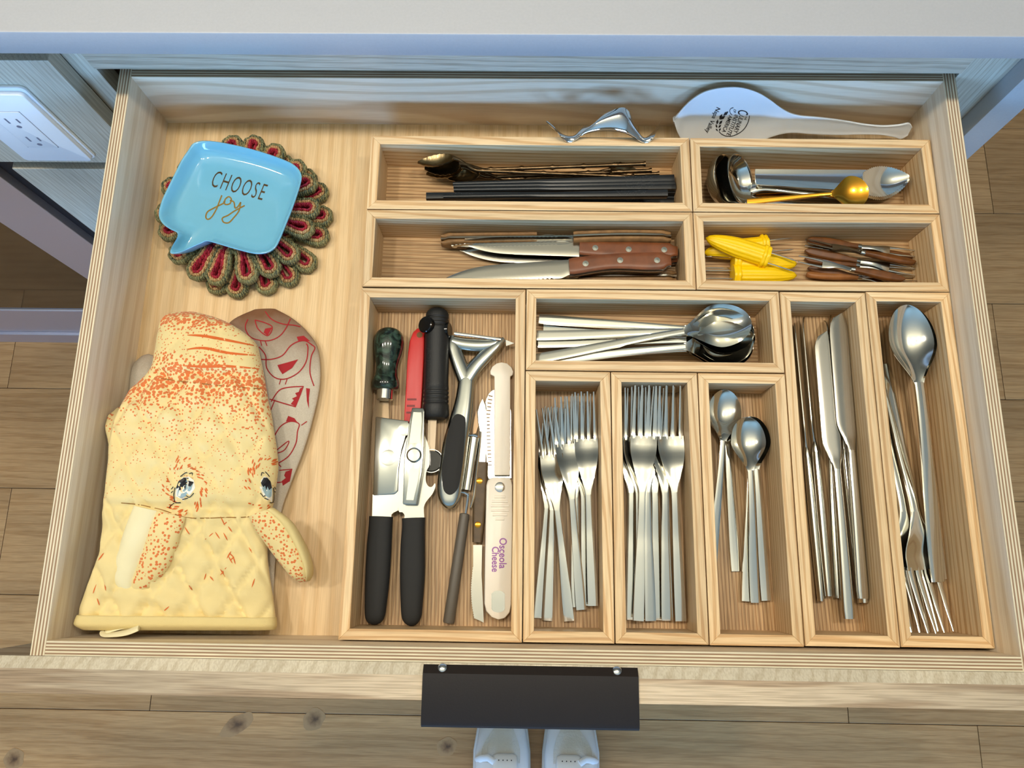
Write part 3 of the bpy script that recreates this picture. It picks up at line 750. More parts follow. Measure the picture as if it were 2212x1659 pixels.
for (e, t, za, zb, roll, lab) in [((1800, 203), (62, 108), 0.006, 0.020, 30, 'bamboo-stemmed tea spoon lying closest to the far tray side'),
                                  ((1895, 165), (122, 205), 0.012, 0.010, 0, 'bamboo-stemmed tea spoon whose stem reaches furthest over the others'),
                                  ((1945, 228), (135, 275), 0.006, 0.003, 20, 'bamboo-stemmed tea spoon with its leaf bowl resting by the chopsticks'),
                                  ((2005, 248), (290, 285), 0.003, 0.000, 10, 'bamboo-stemmed tea spoon lying half under the chopsticks'),
                                  ((470, 265), (1840, 195), 0.000, 0.000, 10, 'tea spoon turned the other way with its dark bowl at the stem ends')]:
    B = Vector(W(*pa(*t), ZT + zb + 0.010)); A = Vector(W(*pa(*e), ZT + za + 0.004))
    B.z = ZT + zb; A.z = ZT + za; k = (B - A).length/0.205
    place(ICED, 'tea_spoon', frame(A, B, roll) @ Matrix.Scale(k, 4), lab, 'spoon', 'bamboo-stemmed tea spoons')
def chop_parts(L=0.228):
    st = MB(); R = []
    for k in range(14):
        t = k/13; w = lerp(0.0038, 0.0022, t); sq = lerp(6, 2.2, smooth01(t*1.4)); x = L*t; r = []
        for j in range(12):
            a = 2*math.pi*(j + 0.5)/12; c, q = math.cos(a), math.sin(a)
            f = (abs(c)**sq + abs(q)**sq)**(-1/sq); r.append((x, w*f*c, 0.0038 + w*f*q))
        R.append(r)
    body = st.rings(R).mesh('chopstick_body', M_lacq, angle=40)
    # engraved band near the thick end, a row of small relief dabs
    de = MB(); rr = random.Random(3)
    for k in range(26):
        x = 0.022 + 0.03*k/26; y = (rr.random() - 0.5)*0.005; w = lerp(0.0038, 0.0022, x/L)
        de.box(x, x + 0.0007, y - 0.0004, y + 0.0004, 0.0038 + w*0.96, 0.0038 + w + 0.00005)
    return [('shaft', body), ('engraved_band', de.mesh('engraved_band', plain('engraved lacquer', srgb(58, 60, 62), 0.6), smooth=False))]
CHOP = chop_parts()
for (e, t, za, lab) in [((2125, 275), (170, 325), 0.0155, 'black chopstick next to the tea spoons, highest of the bundle'),
                        ((2130, 310), (165, 345), 0.0150, 'black chopstick, second from the tea spoons'),
                        ((2135, 340), (150, 372), 0.0150, 'black chopstick, third from the tea spoons'),
                        ((2130, 372), (160, 392), 0.0078, 'black chopstick in the lower layer, middle of the bundle'),
                        ((150, 418), (2100, 395), 0.0150, 'black chopstick turned round, engraved end beside the empty tray end'),
                        ((2062, 418), (140, 448), 0.0152, 'black chopstick with an engraved band, lying nearest the tray front'),
                        ((2120, 455), (115, 440), 0.0000, 'black chopstick at the bottom along the near tray side'),
                        ((2128, 420), (130, 415), 0.0000, 'black chopstick at the bottom, second from the near tray side'),
                        ((2130, 330), (160, 345), 0.0000, 'black chopstick at the bottom under the highest one')]:
    ue, ve = pa(*e); ut, vt = pa(*t)
    A = W(ue, ve, ZT + za + 0.006); B = W(ut, vt, ZT + za + 0.004); A.z = B.z = ZT + za
    place(CHOP, 'chopstick', frame(A, B, 0), lab, 'chopstick', 'black chopsticks')

# ------------------------------------------------------------------ tray B: steak knives
def steak_parts(hmat, L=0.222, hl=0.098, wave=0.0, rivet=M_satin):
    """serrated knife along x: slab handle from 0 to hl, blade to the tip; edge towards +y"""
    xh = hl; out = []
    def lohi(t):
        return (-0.0085 - 0.0022*math.sin(math.pi*t*1.0) + (0.002 if t < 0.05 else 0), 0.0072 + wave*math.sin(math.pi*(t*2.2 + 0.2)) - (0.003 if t < 0.05 else 0))
    tang = MB(); st = []
    for k in range(25):
        t = k/24; lo, hi = lohi(t); st.append((xh*t, (lo+hi)/2, 0.0065, (hi-lo)/2 + 0.0003, 0.0009, 0))
    tang.strip(st, 6, edge=0.0)
    out.append(('tang', tang.mesh('knife_tang', M_blade2, angle=50)))
    for sgn in (1, -1):
        mb = MB(); st = []
        for k in range(25):
            t = k/24; lo, hi = lohi(t); q = 1 - 0.55*(1 if k == 0 else 0)
            st.append((xh*t, (lo+hi)/2, 0.0065 + sgn*0.0036, (hi-lo)/2*(0.97 if 0 < k < 24 else 0.9), 0.0027*q, 0))
        mb.strip(st, 10, edge=0.55)
        sub = []
        for xr in (0.14, 0.5, 0.84):
            lo, hi = lohi(xr)
            rm = MB().lathe([(-0.0002, 0.0030), (0.0003, 0.0030), (0.0005, 0.0)], 14, cap=False).xf(Matrix.Translation((xh*xr, (lo+hi)/2, 0.0065 + sgn*0.0063)) @ Matrix.Rotation(math.radians(-90*sgn), 4, 'Y'))
            sub.append(('rivet', rm.mesh('knife_rivet', rivet)))
        out.append(('handle_scale', mb.mesh('handle_scale', hmat, angle=50), sub))
    st = []
    m = 60
    for k in range(m + 1):
        t = k/m; x = lerp(xh - 0.001, L, t)
        spine = lerp(-0.0085, -0.0078, t) if t < 0.55 else lerp(-0.0078, 0.0045, ((t - 0.55)/0.45)**2.2)
        edge = lerp(0.0072, 0.0105, smooth01(t/0.08)) if t < 0.8 else lerp(0.0105, 0.0048, ((t - 0.8)/0.2)**2)
        if t > 0.12: edge -= 0.0012*(k % 2)
        st.append((x, (spine + edge)/2, 0.0065, max((edge - spine)/2, 0.0002), 0.0008, 0))
    out.append(('blade', MB().strip(st, 6, edge=0.6).mesh('serrated_blade', M_blade2, angle=50)))
    return out
STEAK_R = steak_parts(M_rosew); STEAK_O = steak_parts(M_oldw); STEAK_W = steak_parts(M_rosew, 0.225, 0.100, 0.0018)
s2 = 2.836
def pb(a, b): return (740 + a/s2, 240 + b/s2)
def knife(parts, e, t, za, zb, roll, lab, flip=False):
    A = W(*pb(*e), ZT + za + 0.006); B = W(*pb(*t), ZT + zb + 0.006); A.z = ZT + za; B.z = ZT + zb
    M = frame(A, B) @ Matrix.Translation((0, 0, 0.0065)) @ Matrix.Rotation(math.radians(roll), 4, 'X') @ Matrix.Translation((0, 0, -0.0065))
    place(parts, 'steak_knife', M, lab, 'knife', 'steak knives')
knife(STEAK_O, (605, 778), (2000, 765), 0.006, 0.006, 88, 'steak knife turned round, weathered handle at the empty tray end')
knife(STEAK_O, (2005, 785), (890, 795), 0.012, 0.012, -84, 'steak knife standing on edge behind the flat knives, blade towards the turned one')
knife(STEAK_O, (2000, 806), (900, 828), 0.006, 0.006, 84, 'steak knife on edge just behind the flat knives')
knife(STEAK_R, (2060, 900), (605, 880), 0.001, 0.001, 180, 'steak knife whose serrated tip peeks out between two flat blades')
knife(STEAK_R, (2048, 862), (612, 822), 0.014, 0.010, 180, 'flat steak knife with red brown riveted handle and bright blade')
knife(STEAK_O, (2040, 1018), (800, 1024), 0.006, 0.006, 86, 'steak knife standing on edge along the near tray side')
knife(STEAK_W, (2003, 935), (560, 1018), 0.021, 0.018, 0, 'topmost steak knife with wavy brown handle, edge facing the other flat blade')

# ------------------------------------------------------------------ tray C: ladles, tongs, golden spoon
s3 = 2.9415
def pc(a, b): return (1460 + a/s3, 150 + b/s3)
s4 = 4.2538
def pd(a, b): return (1500 + a/s4, 300 + b/s4)
def ladle(lab, uv_c, uv_h, z_c, z_h, tilt, R=0.031, turn=0.0):
    """ladle lying on its side: deep cup opening sideways, flat handle"""
    c = W(*uv_c, z_c); h = W(*uv_h, z_h)
    t = thing('ladle', lab, 'ladle', (c.x, c.y, ZT), 'ladles')
    ax = Vector((math.cos(math.radians(tilt)), -0.06, math.sin(math.radians(tilt)))).normalized()   # the way the cup opens
    U = ax.cross(Vector((0, 1, 0))).normalized(); V = ax.cross(U)
    rings = []
    for r_, d_ in ((0.97, 0.0), (0.93, 0.06), (0.80, 0.30), (0.60, 0.46), (0.35, 0.55), (0.04, 0.58)):
        rings.append([Vector(c) - ax*(R*d_*0.95) + (U*math.cos(2*math.pi*k/32) + V*math.sin(2*math.pi*k/32)*1.0)*R*r_*0.96 for k in range(32)])
    outer = []
    for r_, d_ in ((0.05, 0.64), (0.38, 0.61), (0.66, 0.51), (0.87, 0.33), (0.99, 0.06), (1.0, 0.0)):
        outer.append([Vector(c) - ax*(R*d_*0.95) + (U*math.cos(2*math.pi*k/32) + V*math.sin(2*math.pi*k/32)*1.0)*R*r_*0.96 for k in range(32)])
    part(t, 'cup', MB().rings(outer + rings, True, True), M_steel, angle=60)
    lo = Vector((ax.z, 0, -ax.x))*math.cos(math.radians(turn)) + Vector((0, -1, 0))*math.sin(math.radians(turn)); st = Vector(c) + lo*(R*0.93)
    pts = [st - ax*0.006, st + Vector((0.006, 0, 0.002)), st.lerp(h, 0.25) + Vector((0, 0, 0.003)), st.lerp(h, 0.6) + Vector((0, 0, 0.001)), Vector(h)]
    pts = catmull([tuple(p) for p in pts], 8); n = len(pts)
    part(t, 'handle', MB().tube(pts, lambda i: lerp(0.0095, 0.0046, smooth01(i/(n-1)*2.2)), 12, flat=0.32), M_steel, angle=40)
    return t
ladle('polished ladle with its dark hollow showing, closest to the tray end', pd(310, 345), pd(1500, 600), 0.031, 0.010, 42, 0.0300, 28)
ladle('polished ladle lying over the other ladle, reflecting brown', pd(430, 365), pd(1330, 520), 0.034, 0.022, 44, 0.0268)
# tongs: two flat arms ending in a toothed leaf
tg = thing('serving_tongs', 'chrome serving tongs with toothed leaf end', 'tongs', (W(*pd(1200, 400), ZT).x, W(*pd(1200, 400), ZT).y, ZT))
def armq(z, dv):
    a = W(*pd(620, 355 + dv), z); b = W(*pd(1700, 395 + dv*1.4), z - 0.002)
    M = frame(a, b); Lx = (b - a).length
    return MB().strip([(Lx*k/12, 0, 0, 0.0085 + 0.0040*k/12, 0.0007, 0.0012) for k in range(13)], 8, edge=0.2).xf(M)
part(tg, 'upper_arm', armq(0.030, 0), M_steel)
part(tg, 'lower_arm', armq(0.018, 40), M_steel)
for z, nm, dv in ((0.033, 'upper_leaf', 0), (0.018, 'lower_leaf', 30)):
    a = W(*pd(1600, 430 + dv), z); b = W(*pd(2012, 355 + dv), z - 0.002); M = frame(a, b, 12); Lx = (b - a).length; st = []
    for k in range(41):
        q = k/40; w = 0.0150*S(math.pi*(0.22 + 0.78*q))**0.75 + (0.0009 if k % 2 else 0)
        st.append((Lx*q, 0, 0.004 - 0.006*math.sin(math.pi*q), max(w, 0.0008), 0.0006, 0.005*math.sin(math.pi*(0.15 + 0.85*q))))
    part(tg, nm, MB().strip(st, 10, edge=0.2).xf(M), M_steel, angle=60)
gs = spoon_parts(0.118, 0.0168, 0.038, 0.004, M_brass, 0.0030, neckz=0.007)
place(gs, 'golden_spoon', frame(W(*pd(480, 610), 0.024), W(*pd(1630, 520), 0.036), 10), 'small golden spoon with round bowl lying over the tongs', 'spoon')
gs2 = spoon_parts(0.110, 0.0110, 0.034, 0.004, M_brass, 0.0026, neckz=0.006)
place(gs2, 'golden_spoon', frame(W(*pd(560, 540), 0.008), W(*pd(1440, 500), 0.008), 0), 'second golden spoon mostly hidden beneath the tongs', 'spoon')

# ------------------------------------------------------------------ tray D: corn holders and cocktail forks
s5 = 4.424
def pe(a, b): return (1500 + a/s5, 480 + b/s5)
def corn_parts():
    """corn cob holder along x: cob 0..0.056, collar, two pins"""
    L = 0.058; R = []
    n = 56
    for k in range(23):
        t = k/22; r = 0.0098*math.sqrt(max(0.0, 1 - (1 - t/0.62)**2)) if t < 0.62 else 0.0098
        r = max(r, 0.0006); r *= lerp(0.86, 1.0, smooth01(t*1.4)); ring = []
        for j in range(n):
            a = 2*math.pi*j/n; rr_ = r*(1 + 0.035*math.cos(a*14)); ring.append((L*t, rr_*math.cos(a)*1.05, 0.0098 + rr_*math.sin(a)*0.95))
        R.append(ring)
    cob = MB().rings(R)
    out = [('cob_grip', cob.mesh('cob_grip', M_yellow, angle=70))]
    R = []
    for x, r in ((L - 0.001, 0.0100), (L, 0.0120), (L + 0.0022, 0.0124), (L + 0.0034, 0.0110), (L + 0.0050, 0.0118), (L + 0.0066, 0.0110), (L + 0.0070, 0.0030)):
        R.append([(x, r*math.cos(2*math.pi*j/28)*(1 + 0.05*math.cos(2*math.pi*j/28*7)), 0.0098 + r*0.86*math.sin(2*math.pi*j/28)*(1 + 0.05*math.cos(2*math.pi*j/28*7))) for j in range(28)])
    out.append(('collar', MB().rings(R).mesh('corn_collar', M_yellow, angle=60)))
    for y in (-0.0058, 0.0058):
        out.append(('pin', MB().tube([(L + 0.005, y, 0.0098), (L + 0.030, y, 0.0098), (L + 0.0345, y, 0.0098)], [0.0008, 0.0008, 0.0001], 8).mesh('corn_pin', M_steel)))
    return out
CORN = corn_parts()
for (e, t, za, zb, roll, lab) in [((90, 285), (925, 200), 0.000, 0.000, 30, 'yellow corn holder underneath, pins towards the cocktail forks, lying at the tray end'),
                                  ((980, 400), (170, 385), 0.002, 0.001, -20, 'yellow corn holder half hidden in the middle of the four, pins to the tray end'),
                                  ((978, 510), (140, 500), 0.003, 0.003, 25, 'yellow corn holder along the near tray side'),
                                  ((108, 150), (945, 415), 0.014, 0.013, 0, 'yellow corn holder lying diagonally on top of the others')]:
    A = W(*pe(*e), ZT + za + 0.0098); B = W(*pe(*t), ZT + zb + 0.0098); A.z = ZT + za; B.z = ZT + zb
    M = frame(A, B, 0)
    M = M @ Matrix.Translation((0, 0, 0.0098)) @ Matrix.Rotation(math.radians(roll), 4, 'X') @ Matrix.Translation((0, 0, -0.0098))
    place(CORN, 'corn_holder', M, lab, 'corn holder', 'yellow corn holders')
def cock_parts(hm):
    """two-pronged cocktail fork along x with teak handle"""
    L = 0.122; hl = 0.058; st = []
    for k in range(15):
        t = k/14; st.append((hl*t, 0, 0.0035, lerp(0.0012 if k == 0 else 0.0036, 0.0030, t) + 0.0022*math.sin(math.pi*min(1, t*1.15)), 0.0028 + 0.0008*math.sin(math.pi*t), 0))
    h = MB().strip(st, 10, edge=0.75)
    fer = MB().lathe([(hl - 0.001, 0.0033), (hl + 0.0035, 0.0030)], 14).xf(Matrix.Translation((0, 0, 0.0035)))
    st = []
    for k in range(13):
        t = k/12; x = lerp(hl + 0.003, 0.094, t); st.append((x, 0, 0.0035 + 0.002*math.sin(math.pi*t), lerp(0.0022, 0.0050, smooth01((t - 0.35)/0.65)), 0.0010, 0))
    neck = MB().strip(st, 6, edge=0.3)
    out = [('handle', h.mesh('fork_grip', hm, angle=60)), ('ferrule', fer.mesh('ferrule', M_satin)), ('neck', neck.mesh('fork_neck', M_steel2, angle=50))]
    for y in (-0.0036, 0.0036):
        st = [(lerp(0.0925, L, k/6), y*(1 + 0.1*math.sin(k/6*3.1)), 0.0035 + 0.0015*k/6, lerp(0.0014, 0.0005, k/6), lerp(0.0009, 0.0004, k/6), 0) for k in range(7)]
        out.append(('prong', MB().strip(st, 4).mesh('prong', M_steel2, angle=50)))
    return out
CK = cock_parts(M_teak); CK2 = cock_parts(M_teak2)
for (e, t, za, zb, roll, pp, lab) in [((1090, 165), (2110, 300), 0.008, 0.006, 0, CK, 'cocktail fork nearest the far tray side, prongs to the tray end'),
                                     ((2090, 415), (1065, 215), 0.008, 0.010, 30, CK, 'cocktail fork crossing under the top one, prongs towards the corn holders'),
                                     ((1075, 265), (2120, 470), 0.004, 0.003, 10, CK, 'cocktail fork below the far pair with dull dark handle'),
                                     ((2105, 330), (1080, 190), 0.000, 0.000, 0, CK, 'cocktail fork at the bottom, handle end at the far tray corner'),
                                     ((1090, 430), (2040, 600), 0.004, 0.001, 10, CK, 'cocktail fork with reddish handle under the topmost one'),
                                     ((1085, 510), (2130, 560), 0.003, 0.003, -30, CK2, 'cocktail fork with the palest handle at the near tray side'),
                                     ((1075, 350), (2110, 480), 0.0, 0.0, 0, CK, 'cocktail fork mostly covered in the middle of the heap'),
                                     ((2010, 545), (990, 350), 0.012, 0.015, 0, CK, 'topmost cocktail fork with bright prongs towards the corn holders')]:
    A = W(*pe(*e), ZT + za + 0.004); B = W(*pe(*t), ZT + zb + 0.004); A.z = ZT + za; B.z = ZT + zb
    place(pp, 'cocktail_fork', frame(A, B, roll) @ Matrix.Scale((B - A).length/0.122, 4), lab, 'fork', 'teak cocktail forks')
# ------------------------------------------------------------------ shapes traced at their own height
def flat_px(mb, pts, z0, z1, closed_smooth=0):
    q = catmull(pts, closed_smooth, True) if closed_smooth else pts
    c = [W(u, v, z1) for u, v in q]
    return mb.prism([(p.x, p.y) for p in c], z0, z1)
def pillow(rows, n=18, p=2.4, flatbot=1.0, m=1, bumpf=None):
    """soft or moulded body: rows (uL, vL, uR, vR, z bottom, thickness), each row a rounded cross-section"""
    rows = catmull(rows, m) if m > 1 else rows
    R = []
    for i, row in enumerate(rows):
        ul, vl, ur, vr, zb, h = row[:6]; lf = row[6] if len(row) > 6 else 0.0     # lf: the left edge leans up
        h = max(h, 0.0004); A = W(ul, vl, zb + h*0.45 + lf); B = W(ur, vr, zb + h*0.45); top = []; bot = []
        for k in range(n + 1):
            q = -math.cos(math.pi*k/n); f = (1 - abs(q)**p)**(1/p)
            x = lerp(A.x, B.x, (q + 1)/2); y = lerp(A.y, B.y, (q + 1)/2)
            up_ = lf*((1 - q)/2)**2.5; zt = zb + up_ + h*0.45 + h*0.55*f
            if bumpf: zt += bumpf(x, y, f)
            top.append((x, y, zt))
            if 0 < k < n: bot.append((x, y, zb + up_ + h*0.45 - h*0.45*f*flatbot))
        R.append(top + bot[::-1])
    return MB().rings(R)
def disc(c, r, h, n=20, bev=0.25):
    return MB().rings([[(c[0] + q*math.cos(2*math.pi*k/n), c[1] + q*math.sin(2*math.pi*k/n), c[2] + z) for k in range(n)] for q, z in ((r, 0), (r, h*(1-bev)), (r*(1-bev*0.6), h))])
def text_px(mb, bvh, s, start, end, up, lift=0.0003, bold=0.0, space=1.0):
    """lettering laid on a surface: baseline from start to end (photo positions), up: capital height vector"""
    vs, fs = text_polys(s, 1.0, bold, 0.0, space)
    xs = [v[0] for v in vs]; x0, x1 = min(xs), max(xs); out = []
    for x, y in vs:
        t = (x - x0)/(x1 - x0); h = y/0.70
        out.append(hit(bvh, start[0] + (end[0]-start[0])*t + up[0]*h, start[1] + (end[1]-start[1])*t + up[1]*h, lift))
    good = [f for f in fs if all(out[i] is not None for i in f)]
    out = [o if o is not None else Vector((0, 0, -9)) for o in out]
    mb.add(out, good)

# ------------------------------------------------------------------ tray E: kitchen gadgets
def pg(a, b): return (740 + a/4.1475, 610 + b/4.1475)
def ph(a, b): return (740 + a/4.1475, 1000 + b/4.1475)
def po(a, b): return (770 + a/6.143, 860 + b/6.143)
def pq(a, b): return (930 + a/6.91, 820 + b/6.91)
def base(u, v): p = W(u, v, ZT); return (p.x, p.y, ZT)

# green marbled knife
t = thing('spreader_knife', 'spreader knife with a glossy dark green marbled handle', 'knife', base(835, 800))
A = W(829, 864, 0.019); B = W(841, 709, 0.019); M = frame(A, B); k = (B - A).length/0.0684
part(t, 'ferrule', MB().lathe([(0, 0.0070*k), (0.0005, 0.0076*k), (0.0125*k, 0.0076*k)], 24).xf(M), M_chrome, angle=30)
pr = [(970, 0.0098), (955, 0.0120), (920, 0.0127), (885, 0.0120), (850, 0.0106), (800, 0.0099), (750, 0.0102), (700, 0.0112), (650, 0.0126), (600, 0.0136), (550, 0.0140), (500, 0.0135), (460, 0.0116), (435, 0.0088), (422, 0.0056), (415, 0.0008)]
part(t, 'grip', MB().lathe([((1055 - y)/640*0.0684*k, r*k) for y, r in pr], 28).xf(M), M_green, angle=60)
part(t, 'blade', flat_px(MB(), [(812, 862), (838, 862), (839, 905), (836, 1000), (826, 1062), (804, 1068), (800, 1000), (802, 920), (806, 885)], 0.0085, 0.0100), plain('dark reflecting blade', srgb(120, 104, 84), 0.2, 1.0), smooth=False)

# red plastic tool
t = thing('red_peeler', 'red plastic handled tool lying under the can opener', 'peeler', base(*pg(620, 900)))
ro = [pg(*p) for p in [(548, 1290), (552, 1150), (562, 1000), (575, 750), (585, 620), (600, 520), (630, 445), (665, 410), (715, 400), (735, 450), (728, 700), (712, 1000), (690, 1290)]]
rb = flat_px(MB(), ro, 0.0060, 0.0150)
part(t, 'handle', rb, M_red, bevel=0.0015)
M_redd = plain('red groove', srgb(120, 14, 16), 0.5)
for (a, b, w) in ((620, 1048, 42), (612, 1106, 36), (600, 1166, 30)):
    part(t, 'grip_groove', flat_px(MB(), [pg(a-w, b-9), pg(a+w, b-9), pg(a+w, b+9), pg(a-w, b+9)], 0.0148, 0.0152), M_redd, smooth=False)
c = W(*pg(690, 470), 0.0152); part(t, 'hanging_hole', disc((c.x, c.y, 0.0148), 0.0030, 0.0004), plain('seen through hole', srgb(120, 84, 50), 0.8))
part(t, 'steel_end', flat_px(MB(), [pg(560, 1290), pg(680, 1290), pg(660, 1700), pg(580, 1700)], 0.008, 0.010), M_steel2, smooth=False)

# black moulded handle with a round badge
t = thing('black_handled_opener', 'thick black moulded handle tool with a round badge', 'opener', base(*pg(840, 700)))
A = W(*pg(835, 1192), 0.0165); B = W(*pg(852, 205), 0.0185); M = frame(A, B); Lh = (B - A).length
pr = [(0, 0.0100), (0.004, 0.0126), (0.016, 0.0124), (0.030, 0.0119)]
prof = [(0, 0.0104), (0.003, 0.0128), (0.012, 0.0126)]
for i in range(4): prof += [(0.0135 + i*0.0042, 0.0124), (0.0142 + i*0.0042, 0.0117), (0.0155 + i*0.0042, 0.0117), (0.0162 + i*0.0042, 0.0123)]
prof += [(0.034, 0.0119), (Lh*0.75, 0.0117), (Lh*0.80, 0.0116)]
for i in range(3): prof += [(Lh*0.82 + i*0.0036, 0.0116), (Lh*0.82 + i*0.0036 + 0.0006, 0.0109), (Lh*0.82 + i*0.0036 + 0.0018, 0.0109), (Lh*0.82 + i*0.0036 + 0.0024, 0.0116)]
prof += [(Lh*0.94, 0.0114), (Lh*0.965, 0.0100), (Lh*0.985, 0.0075), (Lh*0.996, 0.0040), (Lh, 0.0005)]
gb_ = MB().lathe(prof, 28).xf(M)
part(t, 'grip', gb_, M_black, angle=50)
tx = MB(); text_px(tx, gb_.bvh(), 'The Pampered Chef', pg(786, 955), pg(792, 560), (-8.5, 0.0), 0.0002)
part(t, 'lettering', tx, plain('raised black lettering', srgb(44, 44, 44), 0.35), smooth=False)
c = W(*pg(745, 352), 0.029)
part(t, 'badge', disc((0, 0, -0.004), 0.0083, 0.0055, 26, 0.15).xf(Matrix.Translation(c) @ Matrix.Rotation(math.radians(-32), 4, 'Y')), M_gloss, angle=40)
c = W(*pg(955, 400), 0.020)
part(t, 'badge', disc((0, 0, -0.003), 0.0075, 0.004, 26, 0.15).xf(Matrix.Translation(c) @ Matrix.Rotation(math.radians(75), 4, 'Y')), M_gloss, angle=40)
part(t, 'shaft', flat_px(MB(), [pg(768, 1190), pg(845, 1190), pg(828, 1500), pg(760, 1500)], 0.013, 0.0145), plain('dark steel shaft', srgb(132, 120, 104), 0.25, 1.0), smooth=False)
c = W(*po(1000, 790), 0.014)
part(t, 'wheel', disc((c.x, c.y, 0.006), 0.0108, 0.009, 30, 0.2), M_gloss, angle=40)
part(t, 'wheel_rim', MB().tube([(c.x + 0.0110*math.cos(2*math.pi*k/36), c.y + 0.0110*math.sin(2*math.pi*k/36), 0.0140) for k in range(36)], 0.0007, 6, closed=True), M_chrome)

# Y-shaped peeler
t = thing('y_peeler', 'chrome wide-headed peeler with a black oval grip inlay', 'peeler', base(*pg(1080, 1000)))
rows = [(*pg(1030, 780), *pg(1205, 790), 0.010, 0.010), (*pg(1038, 850), *pg(1192, 860), 0.010, 0.011), (*pg(1012, 1040), *pg(1178, 1040), 0.010, 0.012), (*pg(955, 1240), *pg(1160, 1240), 0.010, 0.013),
        (*pg(900, 1440), *pg(1130, 1440), 0.010, 0.014), (*pg(872, 1640), *pg(1105, 1640), 0.010, 0.014), (*ph(850, 170), *ph(1082, 180), 0.010, 0.014), (*ph(855, 290), *ph(1065, 290), 0.010, 0.013), (*ph(885, 370), *ph(1035, 365), 0.010, 0.012), (*ph(930, 415), *ph(995, 410), 0.012, 0.007)]
hb = pillow(rows, 18, 2.6, m=4)
part(t, 'handle', hb, M_satin, angle=60)
gi = [pg(*p) for p in [(1040, 1180), (1095, 1210), (1102, 1280), (1090, 1430), (1075, 1600)]] + [ph(*p) for p in [(1055, 130), (1030, 230), (985, 280), (940, 280), (905, 235), (893, 130), (893, 30)]] + [pg(*p) for p in [(915, 1540), (935, 1400), (965, 1280), (1000, 1200)]]
gm = MB(); blot(gm, hb.bvh(), catmull(gi, 4, True), 0.0007)
part(t, 'grip_inlay', gm, M_rubber, angle=60)
yk = MB()
def arm(pts, r, z, flat=0.62): 
    q = catmull([(*pg(a, b), rr) for a, b, rr in pts], 6)
    return [W(u, v, z) for u, v, rr in q], [rr for u, v, rr in q]
for pts in ([(1105, 860, 0.0088), (1060, 760, 0.0078), (1015, 640, 0.0068), (988, 545, 0.0060), (985, 480, 0.0034)], [(1115, 860, 0.0088), (1190, 755, 0.0078), (1290, 650, 0.0070), (1385, 560, 0.0054), (1448, 505, 0.0024)],
            [(985, 525, 0.0058), (1080, 550, 0.0068), (1200, 562, 0.0072), (1310, 555, 0.0066), (1425, 515, 0.0034)]):
    P_, r_ = arm(pts, 0, 0.017); yk.tube(P_, r_, 14, flat=0.6)
part(t, 'yoke', yk, M_satin, angle=60)
a = W(*pg(1000, 455), 0.021); b = W(*pg(1420, 510), 0.021)
part(t, 'blade', MB().tube([a, b], 0.0016, 8, flat=0.6), M_chrome)
part(t, 'eye_remover', flat_px(MB(), [pg(1462, 515), pg(1538, 545), pg(1465, 570)], 0.017, 0.0185), M_chrome, smooth=False)

# white cheese knife in front of its toothed steel blade
t = thing('cheese_knife', 'ivory plastic cheese knife with purple lettering along its handle', 'knife', base(*ph(1410, 600)))
zw = 0.0155
sh = flat_px(MB(), [pg(*p) for p in [(1365, 840), (1330, 825), (1328, 795), (1345, 755), (1385, 725), (1430, 715), (1480, 725), (1518, 760), (1535, 800), (1530, 830), (1508, 840), (1508, 1659)]] + [ph(1505, 110), ph(1365, 110)] + [pg(1362, 1659), pg(1366, 1000)], zw - 0.003, zw)
part(t, 'sheath', sh, M_cream, bevel=0.0008)
ho = [ph(*p) for p in [(1345, 130), (1305, 148), (1292, 200), (1285, 500), (1278, 900), (1274, 1260), (1290, 1330), (1340, 1385), (1400, 1408), (1460, 1395), (1505, 1340), (1518, 1270), (1525, 900), (1530, 500), (1528, 200), (1520, 150), (1500, 130)]]
hbm = flat_px(MB(), ho, zw - 0.005, zw + 0.004)
part(t, 'handle', hbm, M_cream, bevel=0.0022)
hbv = hbm.bvh()
c = W(*ph(1415, 217), zw + 0.004); part(t, 'rivet', disc((c.x, c.y, zw + 0.004), 0.0047, 0.0012, 24, 0.5), M_chrome, angle=60)
for i, b in enumerate((305, 345, 385, 425, 465, 502)):
    hw = (48, 72, 82, 80, 66, 40)[i]
    a_ = W(*ph(1415 - hw, b), zw + 0.0042); b_ = W(*ph(1415 + hw, b), zw + 0.0042)
    part(t, 'thumb_ridge', MB().tube([a_, b_], 0.0012, 8, flat=0.6), M_cream)
sl = [ph(1400 + 60*math.cos(a), 1242 + (40*math.sin(a) + (58 if math.sin(a) > 0 else -58))) for a in [2*math.pi*(k + 0.5)/24 for k in range(24)]]
part(t, 'hanging_slot', flat_px(MB(), sl, zw + 0.0035, zw + 0.00425), M_steel2, label='steel seen in the hanging slot', smooth=False)
tx = MB()
text_px(tx, hbv, 'Cheese', ph(1346, 750), ph(1345, 976), (15.0, 0.2), 0.0003, 0.016)
text_px(tx, hbv, 'Osceola', ph(1412, 672), ph(1410, 946), (16.0, 0.3), 0.0003, 0.016)
part(t, 'lettering', tx, M_purple, smooth=False)
bl_ = [pq(*p) for p in [(965, 150), (925, 165), (880, 210), (842, 290), (828, 340), (845, 430), (838, 520), (842, 700), (836, 900), (842, 1050), (850, 1250), (862, 1430), (880, 1480), (935, 1470), (1100, 1470), (1215, 1470), (1212, 1200), (1208, 800), (1212, 500), (1200, 430), (1100, 200)]]
tb = flat_px(MB(), bl_, zw - 0.0072, zw - 0.0058)
tbo = part(t, 'toothed_blade', tb, M_satin, smooth=False)
